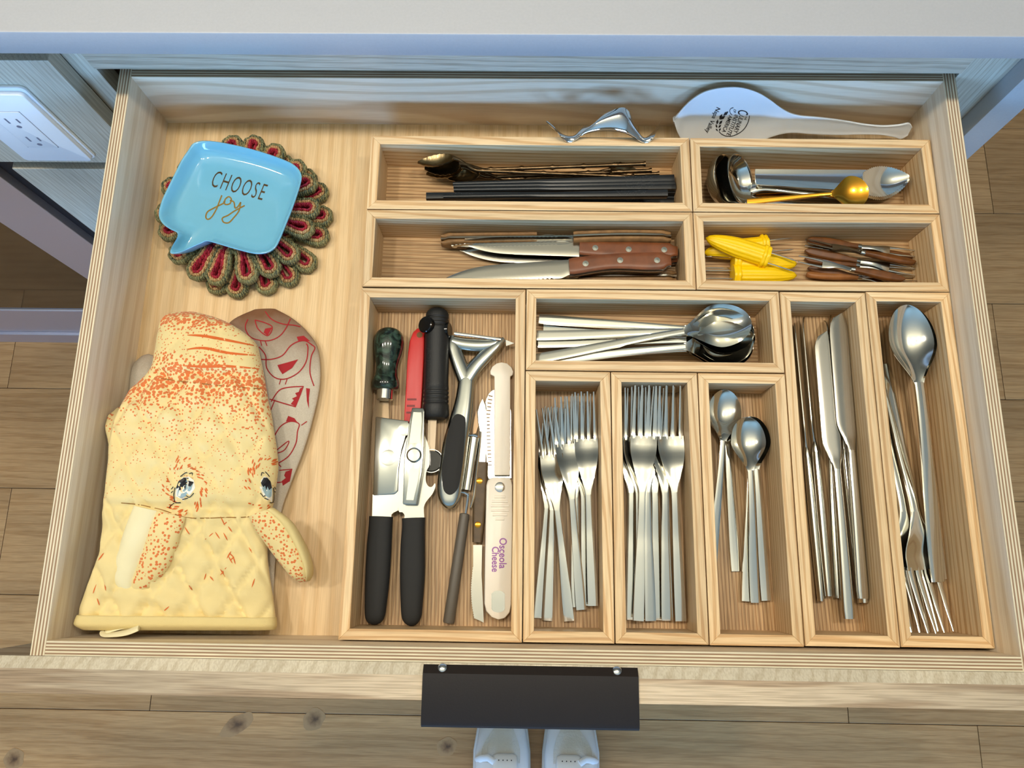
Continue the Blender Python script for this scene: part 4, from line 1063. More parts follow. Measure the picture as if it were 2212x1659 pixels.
for i in range(20):
    q = i/19; y = lerp(245, 1275, q); x = lerp(905, 860, min(1, q*3)) if q < 0.33 else lerp(860, 898, (q - 0.33)/0.67); sk = lerp(14, -2, min(1, q*2.5))
    part(tbo, 'tooth_slot', flat_px(MB(), [pq(x - 30, y - 9 - sk*0.5), pq(x + 30, y - 9 + sk*0.5), pq(x + 30, y + 7 + sk*0.5), pq(x - 30, y + 7 - sk*0.5)], zw - 0.006, zw - 0.0056), M_oldw, smooth=False)

# double-ended grapefruit knife with wooden handle
t = thing('grapefruit_knife', 'double-ended knife with brass-riveted wooden handle and saw-toothed tip', 'knife', base(*ph(1210, 300)))
A = W(*pq(770, 1235), 0.0105); B = W(*ph(1208, 712), 0.0105)
M = frame(A, B); Lh = (B - A).length
part(t, 'handle', MB().strip([(Lh*k/14, 0, 0, lerp(0.0058, 0.0046, k/14) + 0.0012*math.sin(math.pi*k/14), 0.0042, 0) for k in range(15)], 10, edge=0.5).xf(M), M_darkw, angle=40)
for a_ in (pq(732, 1512), ph(1212, 553)):
    c = W(*a_, 0.0148); part(t, 'rivet', disc((c.x, c.y, 0.0140), 0.0030, 0.0010, 18), M_brass, label='brass rivet')
part(t, 'pointed_blade', flat_px(MB(), [pq(*p) for p in [(775, 288), (815, 380), (832, 480), (840, 620), (835, 900), (815, 1250), (725, 1250), (745, 800), (715, 640), (705, 480), (735, 370)]], 0.0098, 0.0110), M_satin, smooth=False)
sw = [ph(1170, 735)]
for k in range(44):
    q = k/43; y = lerp(930, 1390, q); x = 1165 - 22*math.sin(math.pi*min(1, q*1.05)*0.62) + 62*max(0, q - 0.35)**1.6; sw.append(ph(x + (0 if k % 2 else 5), y))
sw += [ph(1235, 1415), ph(1265, 1432), ph(1255, 1200), ph(1245, 1000), ph(1250, 735)]
part(t, 'saw_blade', flat_px(MB(), sw, 0.0098, 0.0110), M_blade2, smooth=False)

# swivel peeler with grey handle
t = thing('swivel_peeler', 'swivel peeler with slim grey plastic handle', 'peeler', base(*ph(1020, 900)))
a = W(*ph(1095, 452), 0.0105); b = W(*ph(950, 1438), 0.0095); M = frame(a, b); Lh = (b - a).length
part(t, 'handle', MB().lathe([(0, 0.0030), (0.0008, 0.0046), (0.004, 0.0049), (Lh*0.5, 0.0052), (Lh - 0.002, 0.0054), (Lh - 0.0005, 0.0050), (Lh, 0.002)], 20).xf(M), M_grey, angle=40)
part(t, 'wire', MB().tube([W(*ph(1100, 460), 0.0115), W(*ph(1120, 330), 0.013), W(*ph(1125, 270), 0.014)], 0.0012, 8), M_chrome)
part(t, 'end_clip', MB().tube([W(*ph(1075, 262), 0.014), W(*ph(1100, 268), 0.015), W(*ph(1130, 290), 0.014)], 0.0012, 8), M_chrome)
part(t, 'end_clip', MB().tube([W(*pq(590, 830), 0.014), W(*pq(650, 830), 0.0155), W(*pq(700, 845), 0.015)], 0.0013, 8), M_chrome)
M = frame(W(*ph(1110, 240), 0.013), W(*pq(655, 860), 0.015)); Lb = (W(*pq(655, 860), 0.015) - W(*ph(1110, 240), 0.013)).length
part(t, 'blade', MB().strip([(Lb*k/8, 0, 0, 0.0046, 0.0006, -0.0022) for k in range(9)], 8, edge=0.1).xf(M), M_steel, angle=50)
part(t, 'blade_frame', MB().tube([W(*pq(750, 780), 0.0128), W(*pq(735, 1000), 0.0128), W(*pq(690, 1400), 0.0128), W(*ph(1180, 300), 0.0128), W(*ph(1150, 400), 0.0122)], 0.0013, 8, flat=1.6), M_chrome)
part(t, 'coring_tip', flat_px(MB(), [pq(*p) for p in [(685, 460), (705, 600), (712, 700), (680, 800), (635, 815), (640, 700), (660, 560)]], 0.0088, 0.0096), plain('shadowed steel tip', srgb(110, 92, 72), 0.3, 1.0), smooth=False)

# can opener
t = thing('can_opener', 'steel can opener with two black grips and a turning key', 'can opener', base(*po(500, 900)))
zc = 0.0215
part(t, 'body_plate', flat_px(MB(), [po(*p) for p in [(252, 245), (700, 300), (650, 520), (600, 690), (565, 900), (548, 1225), (530, 1258), (490, 1278), (215, 1290)]], zc - 0.003, zc), M_satin, bevel=0.0012)
part(t, 'lever', flat_px(MB(), [po(*p) for p in [(215, 1280), (500, 1265), (550, 1220), (552, 1490), (490, 1520), (465, 1545), (455, 1640), (205, 1640)]], zc - 0.0045, zc - 0.0015), M_steel2, smooth=False)
part(t, 'lever', flat_px(MB(), catmull([po(*p) for p in [(880, 480), (930, 560), (962, 680), (968, 880), (930, 965), (918, 1090), (950, 1165), (1000, 1178), (1040, 1130), (1047, 1180), (1005, 1275), (935, 1360), (893, 1450), (880, 1640), (645, 1640), (640, 1560), (610, 1515), (556, 1490), (552, 1250), (570, 900), (610, 690), (700, 480)]], 3, True), zc - 0.0045, zc - 0.0010), M_steel2, smooth=False)
for a, b, r in ((420, 790, 0.0077), (640, 410, 0.0066)):
    c = W(*po(a, b), zc); part(t, 'rivet_disc', disc((c.x, c.y, zc), r, 0.0006, 28, 0.4), M_satin)
kp = [po(*p) for p in [(735, 122), (893, 130), (905, 180), (890, 760), (868, 1000), (795, 1415), (610, 1410), (632, 780), (700, 300)]]
km = part(t, 'turning_key', flat_px(MB(), kp, zc + 0.004, zc + 0.0075), M_satin, bevel=0.0013)
part(t, 'key_recess', flat_px(MB(), [po(*p) for p in [(755, 185), (862, 190), (868, 300), (845, 600), (700, 600), (735, 300)]], zc + 0.0074, zc + 0.0078), M_steel2, smooth=False)
part(t, 'key_recess', flat_px(MB(), [po(*p) for p in [(705, 930), (835, 930), (815, 1100), (755, 1355), (660, 1350), (690, 1100)]], zc + 0.0074, zc + 0.0078), M_steel2, smooth=False)
c = W(*po(765, 757), zc + 0.008)
kn = MB(); kn.rings([[(c.x + r*(1 + (0.035 if (k % 2 and r > 0.006) else 0))*math.cos(2*math.pi*k/56), c.y + r*(1 + (0.035 if (k % 2 and r > 0.006) else 0))*math.sin(2*math.pi*k/56), z) for k in range(56)] for r, z in ((0.0070, zc + 0.007), (0.0070, zc + 0.009), (0.0060, zc + 0.0098), (0.0056, zc + 0.0094), (0.0001, zc + 0.0096))])
part(t, 'knurled_rivet', kn, M_steel2, angle=40)
part(t, 'drive_hub', disc((c.x, c.y, zc - 0.002), 0.006, 0.007, 20), M_steel2)
for nm, rows in (('left', [((240, 478), (452, 485)), ((236, 560), (446, 570)), ((220, 720), (440, 730)), ((205, 1000), (425, 1000)), ((200, 1250), (398, 1250)), ((202, 1370), (380, 1370)), ((225, 1425), (350, 1425)), ((265, 1448), (310, 1448))]),
                 ('right', [((533, 498), (742, 490)), ((534, 580), (738, 575)), ((520, 750), (738, 750)), ((515, 1000), (738, 1000)), ((522, 1280), (718, 1270)), ((533, 1390), (705, 1380)), ((565, 1440), (675, 1435)), ((600, 1460), (640, 1460))])):
    rr = [(*ph(*a), *ph(*b), 0.0118, (0.0125, 0.0135, 0.0135, 0.0135, 0.013, 0.012, 0.010, 0.006)[i]) for i, (a, b) in enumerate(rows)]
    part(t, 'grip', pillow(rr, 18, 2.5, m=4), M_rubber, angle=50)

# everything in a tray rests within its sides: small nudges off the boards
bpy.context.view_layer.update()
for o in [o for o in COL.objects if o.parent is None and 'category' in o and o.name.split('.')[0] not in ('wooden_tray', 'drawer_box', 'drawer_pull', 'countertop', 'base_cabinet')]:
    vs = [c.matrix_world @ v.co for c in [o] + list(o.children_recursive) if c.type == 'MESH' for v in c.data.vertices]
    if not vs: continue
    lo = [min(v[i] for v in vs) for i in range(3)]; hi_ = [max(v[i] for v in vs) for i in range(3)]
    cx, cy = (lo[0] + hi_[0])/2, (lo[1] + hi_[1])/2
    if lo[2] - ZD > 0.06 or hi_[2] - ZD < 0: continue
    for (x0, x1, y0, y1, _) in TRAYS.values():
        if x0 < cx < x1 and y0 < cy < y1:
            g = 0.0004
            dx = max(0, x0 + TB + g - lo[0]) - max(0, hi_[0] - (x1 - TB - g)); dy = max(0, y0 + TB + g - lo[1]) - max(0, hi_[1] - (y1 - TB - g)); dz = max(0, ZD + ZT + 0.0002 - lo[2])
            o.location += Vector((max(-0.012, min(0.012, dx)), max(-0.012, min(0.012, dy)), dz))

# things heaped in one tray rest on each other: lift each a little until it clears those under it
bpy.context.view_layer.update()
heap = {}
for o in COL.objects:
    if o.parent is None and o.name.split('.')[0] in ('salad_fork', 'dinner_fork', 'teaspoon', 'tablespoon', 'dinner_knife', 'serving_fork', 'serving_spoon', 'tea_spoon', 'chopstick', 'steak_knife', 'corn_holder', 'cocktail_fork'):
        for key, (x0, x1, y0, y1, _) in TRAYS.items():
            if x0 < o.location.x < x1 and y0 < o.location.y < y1: heap.setdefault(key, []).append(o)
for key, obs in heap.items():
    done = []
    for o in obs:
        V_ = []; F_ = []
        for c in o.children_recursive:
            k0 = len(V_); V_ += [c.matrix_world @ v.co for v in c.data.vertices]; F_ += [tuple(i + k0 for i in p.vertices) for p in c.data.polygons]
        dz = 0.0
        while dz < 0.0072:
            tr = BVHTree.FromPolygons([v + Vector((0, 0, dz)) for v in V_], F_)
            if not any(tr.overlap(d) for d in done): break
            dz += 0.0009
        if dz >= 0.0072: dz = 0.0; tr = BVHTree.FromPolygons(V_, F_)
        o.location.z += dz; done.append(tr)

# ------------------------------------------------------------------ behind the trays: wavy metal rest and white spoon rest
t = thing('wavy_rest', 'shiny wavy sheet metal rest perched on the back tray edge', 'utensil rest', W(1310, 300, HB))
def pw(a, b): return (1140 + a/4.608, 170 + b/4.608)
front = [(185, 425, 0.078), (260, 490, 0.069), (330, 575, 0.058), (410, 636, 0.0495), (480, 605, 0.052), (560, 552, 0.058), (680, 520, 0.064), (820, 514, 0.066), (960, 535, 0.064), (1060, 585, 0.057), (1175, 640, 0.0495), (1250, 590, 0.054), (1310, 470, 0.070), (1342, 355, 0.083)]
back = [(215, 470, 0.060), (290, 520, 0.052), (360, 570, 0.045), (470, 560, 0.044), (560, 470, 0.052), (640, 460, 0.060), (750, 360, 0.069), (930, 286, 0.074), (1010, 330, 0.069), (1060, 440, 0.058), (1130, 580, 0.044), (1210, 560, 0.044), (1290, 470, 0.058), (1335, 380, 0.070)]
fc = catmull([(a, b, z) for a, b, z in front], 6); bc = catmull([(a, b, z) for a, b, z in back], 6)
R = []
for (a, b, z), (c_, d_, z2) in zip(fc, bc):
    F = W(*pw(a, b), z); Bk = W(*pw(c_, d_), z2); row = []
    for k in range(9):
        q = k/8; p = F.lerp(Bk, q); p.z += 0.004*math.sin(math.pi*q); row.append(p)
    R.append(row)
top = [[tuple(p) for p in r] for r in R]; bot = [[(p[0], p[1], p[2] - 0.0011) for p in r] for r in R]
part(t, 'sheet', MB().rings([a + b[::-1] for a, b in zip(top, bot)]), M_chrome, angle=60)

t = thing('spoon_rest', 'white ceramic spoon rest with dark printed emblem leaning on the drawer back', 'spoon rest', (0.2, 0.352, 0.0))
PB, PT = Vector((0, 0.3440, 0.002)), Vector((0, 0.3690, 0.0800))
PU = (PT - PB).normalized(); PN = Vector((1, 0, 0)).cross(PU)           # PN points to the front
if PN.y > 0: PN = -PN
def on_plane(u, v):
    d = ray(u, v); tt = (PB - CAMP).dot(PN)/d.dot(PN); p = CAMP + d*tt
    return (p.x, (p - PB).dot(PU))
upper = [on_plane(1460 + a/2.9415, 150 + b/2.9415) for a, b in [(-27, 372), (-20, 330), (10, 285), (55, 230), (110, 180), (180, 138), (270, 114), (370, 107), (450, 118), (530, 147), (600, 190), (660, 235), (720, 270), (790, 290), (900, 300), (1000, 312), (1100, 327), (1200, 345), (1320, 356), (1420, 348), (1480, 337), (1505, 345)]]
a0 = upper[0]; aE = upper[-1]
axis = lambda x: lerp(0.0400, aE[1] - 0.0085, smooth01((x - upper[7][0])/(aE[0] - upper[7][0])))
uq = catmull([(a0[0] + 0.0006, axis(a0[0]) + 0.004)] + upper[1:-1] + [(aE[0] + 0.0005, aE[1] - 0.003)], 5)
R = []
for x, y in uq:
    ya = axis(x); hw = max(y - ya, 0.0006); fr = []; bk = []
    for k in range(25):
        q = -math.cos(math.pi*k/24); dish = 0.0034*smooth01((hw - 0.012)/0.02)
        e = abs(q)**8
        p = Vector((x, PB.y, PB.z)) + PU*max(ya + hw*q, 0.001)
        fr.append(p + PN*(0.0012 + 0.0014*abs(q)**5*(1 - 0.7*e) - dish*(1 - q*q)))
        if 0 < k < 24: bk.append(p + PN*(-0.0035*(1 - q**4) - dish*(1 - q*q)))
    R.append(fr + bk[::-1])
sr = MB().rings(R)
part(t, 'dish', sr, M_spoonrest, angle=60)
sv = sr.bvh()
def pl_(a, b): return (1500 + a/11.06, 190 + b/11.06)
em = MB()
for s_, a_, b_, up_ in [('Napa Valley', (530, 452), (255, 1045), (95, 45)), ('ULINARY', (1085, 640), (925, 1050), (100, 40)), ('INSTITUTE', (965, 625), (765, 1110), (90, 40)), ('AMERICA', (830, 640), (655, 1035), (85, 38)),
                        ('C', (1030, 520), (1050, 630), (240, 20)), ('OF', (940, 500), (930, 585), (60, 15)), ('THE', (1215, 665), (1190, 755), (45, 12))]:
    text_px(em, sv, s_, pl_(*a_), pl_(*b_), (up_[0]/11.06, up_[1]/11.06), 0.0003, 0.008)
part(t, 'lettering', em, M_ink, smooth=False)
wh = MB()
stroke(wh, sv, [pl_(*p) for p in [(1312, 655), (1290, 790), (1200, 960), (1060, 1080), (900, 1145), (760, 1145), (650, 1100), (590, 1035)]], 1.6)
stroke(wh, sv, [pl_(*p) for p in [(930, 468), (870, 490), (845, 540), (860, 600), (900, 640)]], 1.3)
for (a, b, c_, d_) in [(815, 555, 685, 660), (665, 615, 595, 750), (740, 660, 610, 755), (560, 745, 535, 875), (670, 765, 585, 875), (510, 860, 545, 955), (640, 865, 570, 955), (510, 965, 560, 1030), (630, 950, 585, 1030)]:
    mx, my = (a+c_)/2, (b+d_)/2; nx, ny = -(d_-b)*0.22, (c_-a)*0.22
    blot(wh, sv, [pl_(a, b), pl_(mx + nx, my + ny), pl_(c_, d_), pl_(mx - nx, my - ny)])
part(t, 'wheat_emblem', wh, M_ink, smooth=False)
# ------------------------------------------------------------------ left bay: woven trivets, blue dish, oven mitts
def braid_mat(name, c0, c1, sc=420):
    m, nt, b, N, L = newmat(name)
    tc = N.new('ShaderNodeTexCoord'); wv = N.new('ShaderNodeTexWave'); wv.inputs['Scale'].default_value = sc*0.35; wv.inputs['Distortion'].default_value = 6; wv.inputs['Detail Scale'].default_value = 3; wv.inputs['Detail'].default_value = 3
    no = N.new('ShaderNodeTexNoise'); no.inputs['Scale'].default_value = 70; no.inputs['Detail'].default_value = 3
    L.new(tc.outputs['Object'], wv.inputs['Vector']); L.new(tc.outputs['Object'], no.inputs['Vector'])
    ad = N.new('ShaderNodeMath'); ad.operation = 'MULTIPLY_ADD'; ad.inputs[1].default_value = 0.45; L.new(wv.outputs['Fac'], ad.inputs[0])
    m2 = N.new('ShaderNodeMath'); m2.operation = 'MULTIPLY'; m2.inputs[1].default_value = 0.75; L.new(no.outputs['Fac'], m2.inputs[0]); L.new(m2.outputs[0], ad.inputs[2])
    cr = N.new('ShaderNodeValToRGB'); e = cr.color_ramp.elements; e[0].position = 0.3; e[0].color = c0; e[1].position = 0.75; e[1].color = c1
    L.new(ad.outputs[0], cr.inputs[0]); L.new(cr.outputs[0], b.inputs['Base Color']); b.inputs['Roughness'].default_value = 0.6
    bp = N.new('ShaderNodeBump'); bp.inputs['Strength'].default_value = 0.6; bp.inputs['Distance'].default_value = 0.001; L.new(wv.outputs['Fac'], bp.inputs['Height']); L.new(bp.outputs[0], b.inputs['Normal'])
    return m
M_bred = braid_mat('crimson straw braid', srgb(128, 20, 44), srgb(196, 52, 70)); M_btan = braid_mat('natural straw braid', srgb(150, 108, 66), srgb(226, 184, 130))
M_bgreen = braid_mat('olive straw braid', srgb(46, 62, 52), srgb(150, 146, 100))
def trivet(lab, cu, cv_, z0, R, r_in, N_, ph0):
    c = W(cu, cv_, z0 + 0.008)
    t = thing('woven_trivet', lab, 'trivet', (c.x, c.y, z0), 'woven straw trivets')
    # middle line of the meandering band: long petals
    line = []; ro = R - 0.0052; bq = 0.0064*R/0.084; ain = 2*math.pi*r_in/N_/4
    for k in range(N_):
        th = 2*math.pi*(k + 0.12*math.sin(k*2.3))/N_ + ph0; rr_ = ro*(1 + 0.02*math.sin(k*1.7)); loc = []
        for j in range(7): q = j/6; loc.append((lerp(r_in, rr_ - bq, q), lerp(-ain, -bq, smooth01(q))))
        for j in range(1, 12): a = math.pi*j/12; loc.append((rr_ - bq + bq*math.sin(a), -bq*math.cos(a)))
        for j in range(7): q = 1 - j/6; loc.append((lerp(r_in, rr_ - bq, q), lerp(ain, bq, smooth01(q))))
        for ra, ta in loc: line.append((ra*math.cos(th) - ta*math.sin(th), ra*math.sin(th) + ta*math.cos(th)))
        th2 = th + math.pi/N_
        for j in range(1, 6):
            a = math.pi*j/6; ra, ta = r_in - ain*math.sin(a), -ain*math.cos(a); line.append((ra*math.cos(th2) - ta*math.sin(th2), ra*math.sin(th2) + ta*math.cos(th2)))
    K = len(line)
    # resample evenly
    P_ = []; acc = 0; step = 0.0011
    for i in range(K):
        a, b = line[i], line[(i+1) % K]; l = math.hypot(b[0]-a[0], b[1]-a[1])
        while acc <= l:
            q = acc/l if l else 0; P_.append((lerp(a[0], b[0], q), lerp(a[1], b[1], q))); acc += step
        acc -= l
    n = len(P_)
    for off, nm, mt, hh, rad in ((0.0031, 'outer_braid', M_bgreen, 0.0082, 0.0022), (0.0, 'middle_braid', M_btan, 0.0092, 0.0019), (-0.0029, 'inner_braid', M_bred, 0.0096, 0.0017)):
        pts = []
        for i in range(n):
            a, b = P_[i-3], P_[(i+3) % n]; tx_, ty_ = b[0]-a[0], b[1]-a[1]; l = math.hypot(tx_, ty_) or 1
            pts.append((c.x + P_[i][0] + ty_/l*off, c.y + P_[i][1] - tx_/l*off, z0 + hh*0.62 + 0.0004*math.sin(i*0.9)))
        part(t, nm, MB().tube(pts, lambda i: rad*(1 + 0.16*math.sin(i*2*math.pi/5.0)), 8, flat=hh*0.62/rad, closed=True), mt, angle=80)
    co = MB()
    for j in range(9):
        rr = 0.004 + j*0.0041
        if rr > r_in - 0.004: break
        m_ = max(14, int(2*math.pi*rr/0.0014))
        co.tube([(c.x + rr*math.cos(2*math.pi*k/m_), c.y + rr*math.sin(2*math.pi*k/m_), z0 + 0.006) for k in range(m_)], lambda i: 0.0021*(1 + 0.15*math.sin(i*1.3)), 8, flat=1.6, closed=True)
    part(t, 'center_coil', co, M_btan, angle=80)
    return t
trivet('woven straw trivet underneath, looped edge sticking out below the other', 543, 478, 0.0018, 0.0850, 0.047, 18, 0.1)
trivet('woven straw trivet on top, right under the blue dish', 512, 451, 0.0152, 0.0850, 0.047, 18, 0.03)

# blue speech-bubble dish
def pp(a, b): return (310 + a/4.0465, 260 + b/4.0465)
t = thing('trinket_dish', 'glossy blue speech bubble dish lettered in gold', 'dish', W(500, 430, 0.027))
oc = [(390, 260), (430, 205), (500, 180), (620, 183), (800, 215), (1000, 265), (1180, 325), (1290, 372), (1350, 420), (1380, 480), (1375, 540), (1345, 640), (1300, 770), (1240, 920), (1190, 1040), (1150, 1110), (1080, 1155), (980, 1165), (860, 1140), (720, 1100), (620, 1070), (550, 1055), (500, 1075), (420, 1110), (330, 1150), (250, 1165), (232, 1148), (250, 1100), (285, 1040), (298, 1000), (285, 975), (240, 955), (180, 915), (142, 860), (135, 800), (160, 700), (210, 590), (270, 470), (330, 350)]
zrim = 0.0440; zfl = 0.0305
oq = catmull([pp(a, b) for a, b in oc], 4, True)
Wd = [W(u, v, zrim) for u, v in oq]; cx_, cy_ = W(*pp(760, 660), zrim).x, W(*pp(760, 660), zrim).y
def ringd(pts, d, z):
    n = len(pts); out = []
    for i in range(n):
        a, b = pts[i-2], pts[(i+2) % n]; tx_, ty_ = b.x-a.x, b.y-a.y; l = math.hypot(tx_, ty_) or 1
        out.append(Vector((pts[i].x + ty_/l*d, pts[i].y - tx_/l*d, z)))
    return out
ar = sum(Wd[i].x*Wd[(i+1) % len(Wd)].y - Wd[(i+1) % len(Wd)].x*Wd[i].y for i in range(len(Wd)))
sg = -1 if ar > 0 else 1          # inwards
def shrink(f, z): return [Vector((lerp(cx_, p.x, f), lerp(cy_, p.y, f), z)) for p in Wd]
rg = [shrink(0.80, zfl - 0.0035), shrink(0.86, zfl - 0.0032), shrink(0.93, zfl + 0.002), shrink(0.975, zfl + 0.008), shrink(0.998, zrim - 0.0012), shrink(1.0, zrim), shrink(0.985, zrim + 0.0004), shrink(0.965, zrim - 0.0012),
      shrink(0.92, zrim - 0.0060), shrink(0.87, zfl + 0.0022), shrink(0.80, zfl + 0.0004), shrink(0.6, zfl), shrink(0.3, zfl - 0.0002), shrink(0.02, zfl - 0.0003)]
dm = MB().rings(rg)
part(t, 'bowl', dm, M_plateblue, angle=75)
dv = dm.bvh()
tx = MB(); text_px(tx, dv, 'CHOOSE', pp(580, 575), pp(1035, 700), (58/4.0465, -140/4.0465), 0.0002, -0.006, 1.25)
part(t, 'lettering', tx, plain('dark gold lettering', srgb(120, 96, 66), 0.3, 1.0), label='word CHOOSE', smooth=False)
jm = MB()
for q in ([(685, 655), (660, 720), (638, 775), (600, 840), (565, 866), (545, 845), (560, 800), (610, 770), (660, 745)], [(660, 745), (705, 720), (715, 690), (745, 668), (768, 690), (755, 728), (715, 735), (703, 705)],
          [(755, 700), (790, 715), (800, 765), (825, 755), (850, 715)], [(850, 715), (835, 790), (790, 850), (745, 895), (700, 890), (690, 855), (740, 830), (800, 790), (885, 745)]):
    stroke(jm, dv, [pp(*p) for p in q], 3.0, lift=0.0002)
part(t, 'script_lettering', jm, M_gold, label='word joy in gold script', smooth=False)

# bird-print mitt underneath
def linen():
    m, nt, b, N, L = newmat('grey linen')
    tc = N.new('ShaderNodeTexCoord'); no = N.new('ShaderNodeTexNoise'); no.inputs['Scale'].default_value = 900; no.inputs['Detail'].default_value = 2
    n2 = N.new('ShaderNodeTexNoise'); n2.inputs['Scale'].default_value = 28; n2.inputs['Detail'].default_value = 4
    L.new(tc.outputs['Object'], no.inputs['Vector']); L.new(tc.outputs['Object'], n2.inputs['Vector'])
    cr = N.new('ShaderNodeValToRGB'); e = cr.color_ramp.elements; e[0].color = srgb(176, 164, 146); e[1].color = srgb(206, 198, 182); L.new(no.outputs['Fac'], cr.inputs[0])
    # scorched finger tip: stain with its own shape
    sp = N.new('ShaderNodeSeparateXYZ'); L.new(tc.outputs['Object'], sp.inputs[0])
    ad = N.new('ShaderNodeMath'); ad.operation = 'MULTIPLY_ADD'; ad.inputs[1].default_value = 0.05; L.new(n2.outputs['Fac'], ad.inputs[0]); L.new(sp.outputs[1], ad.inputs[2])
    mr = N.new('ShaderNodeMapRange'); mr.inputs[1].default_value = 0.100; mr.inputs[2].default_value = 0.165; L.new(ad.outputs[0], mr.inputs[0])
    mx = N.new('ShaderNodeMixRGB'); L.new(mr.outputs[0], mx.inputs[0]); L.new(cr.outputs[0], mx.inputs[1]); mx.inputs[2].default_value = srgb(116, 78, 50)
    L.new(mx.outputs[0], b.inputs['Base Color']); b.inputs['Roughness'].default_value = 0.9
    bp = N.new('ShaderNodeBump'); bp.inputs['Strength'].default_value = 0.3; bp.inputs['Distance'].default_value = 0.0005; L.new(no.outputs['Fac'], bp.inputs['Height']); L.new(bp.outputs[0], b.inputs['Normal'])
    return m
M_linen = linen()
t = thing('linen_mitt', 'grey linen oven mitt printed with red hens, under the yellow mitt', 'oven mitt', W(560, 980, 0.0))
rows = [(548, 670, 596, 668, 0.004, 0.006), (505, 690, 632, 688, 0.0025, 0.0087), (478, 720, 665, 718, 0.0025, 0.0112), (455, 760, 688, 756, 0.0025, 0.0124), (440, 830, 692, 826, 0.0025, 0.0124), (430, 910, 676, 906, 0.0025, 0.0118),
        (420, 980, 655, 976, 0.0025, 0.0112), (412, 1050, 628, 1046, 0.0025, 0.0105), (405, 1110, 608, 1106, 0.0025, 0.0099), (400, 1200, 596, 1200, 0.0025, 0.0093), (395, 1300, 590, 1300, 0.0025, 0.0087), (395, 1345, 588, 1345, 0.0025, 0.0062)]
lm = pillow(rows, 22, 2.3, m=5)
part(t, 'body', lm, M_linen, angle=70)
th = pillow([(304, 772, 322, 765, 0.004, 0.004), (288, 790, 350, 775, 0.002, 0.010), (281, 825, 385, 800, 0.002, 0.011), (284, 880, 415, 850, 0.002, 0.011), (330, 960, 450, 900, 0.002, 0.010), (400, 1020, 470, 960, 0.001, 0.010)], 16, 2.3, m=4)
part(t, 'thumb', th, M_linen, angle=70)
lb = lm.bvh(); pm_ = MB()
def pi_(a, b): return (a/2.949, 500 + b/2.949)
for q, w in [([(1580, 560), (1563, 610), (1590, 668), (1650, 693), (1720, 695), (1780, 668), (1820, 620), (1850, 558)], 2.2), ([(1690, 510), (1730, 560), (1800, 590), (1880, 600), (1955, 622)], 2.2),
             ([(1625, 565), (1690, 583), (1735, 612), (1705, 665), (1645, 622), (1625, 565)], 2.2), ([(1660, 698), (1668, 728)], 2), ([(1690, 700), (1702, 730)], 2),
             ([(1650, 735), (1692, 790), (1700, 870), (1750, 930), (1820, 940), (1900, 900), (1950, 830), (1962, 745), (1952, 715)], 2.4), ([(1655, 815), (1730, 815), (1800, 790), (1850, 730), (1900, 702), (1945, 698), (1985, 722), (2005, 745), (1982, 800), (1975, 900), (2000, 985)], 2.4),
             ([(1790, 940), (1780, 975)], 2), ([(1830, 938), (1818, 975)], 2), ([(1728, 1085), (1780, 1012), (1850, 992), (1935, 988)], 2.4), ([(1718, 1068), (1790, 1090), (1885, 1118)], 2.4), ([(1752, 1072), (1725, 1140)], 2.2),
             ([(1750, 1300), (1790, 1240), (1850, 1210), (1905, 1226), (1895, 1275), (1885, 1350), (1840, 1430), (1772, 1478)], 2.4), ([(1765, 1392), (1840, 1335), (1815, 1390), (1770, 1412)], 2.2), ([(1770, 1478), (1792, 1500)], 2), ([(1780, 1522), (1862, 1514)], 2.2), ([(1765, 1600), (1845, 1590)], 2.2), ([(1920, 1235), (1955, 1210)], 2)]:
    stroke(pm_, lb, [pi_(*p) for p in q], w, lift=0.0004)
for q in [[(1690, 620), (1735, 612), (1705, 665), (1680, 645)], [(1890, 672), (1935, 665), (1978, 702), (1940, 696), (1902, 702)], [(1768, 852), (1830, 835), (1900, 815), (1862, 870), (1800, 910), (1780, 880)],
          [(1912, 1000), (1935, 990), (1915, 1045), (1886, 1116), (1852, 1100), (1880, 1080), (1860, 1065), (1895, 1050), (1880, 1030), (1910, 1020)], [(1950, 998), (1975, 1002), (1968, 1060), (1968, 1130), (1955, 1080)],
          [(1822, 1212), (1836, 1175), (1876, 1190), (1902, 1226), (1862, 1206)], [(1820, 1530), (1862, 1516), (1846, 1590), (1802, 1620), (1795, 1590), (1825, 1575), (1810, 1555)], [(1770, 1745), (1808, 1730), (1800, 1775), (1765, 1790)]]:
    blot(pm_, lb, [pi_(*p) for p in q], 0.0004)
part(t, 'hen_print', pm_, plain('dark red print', srgb(158, 22, 30), 0.8), smooth=False)['kind'] = 'stuff'

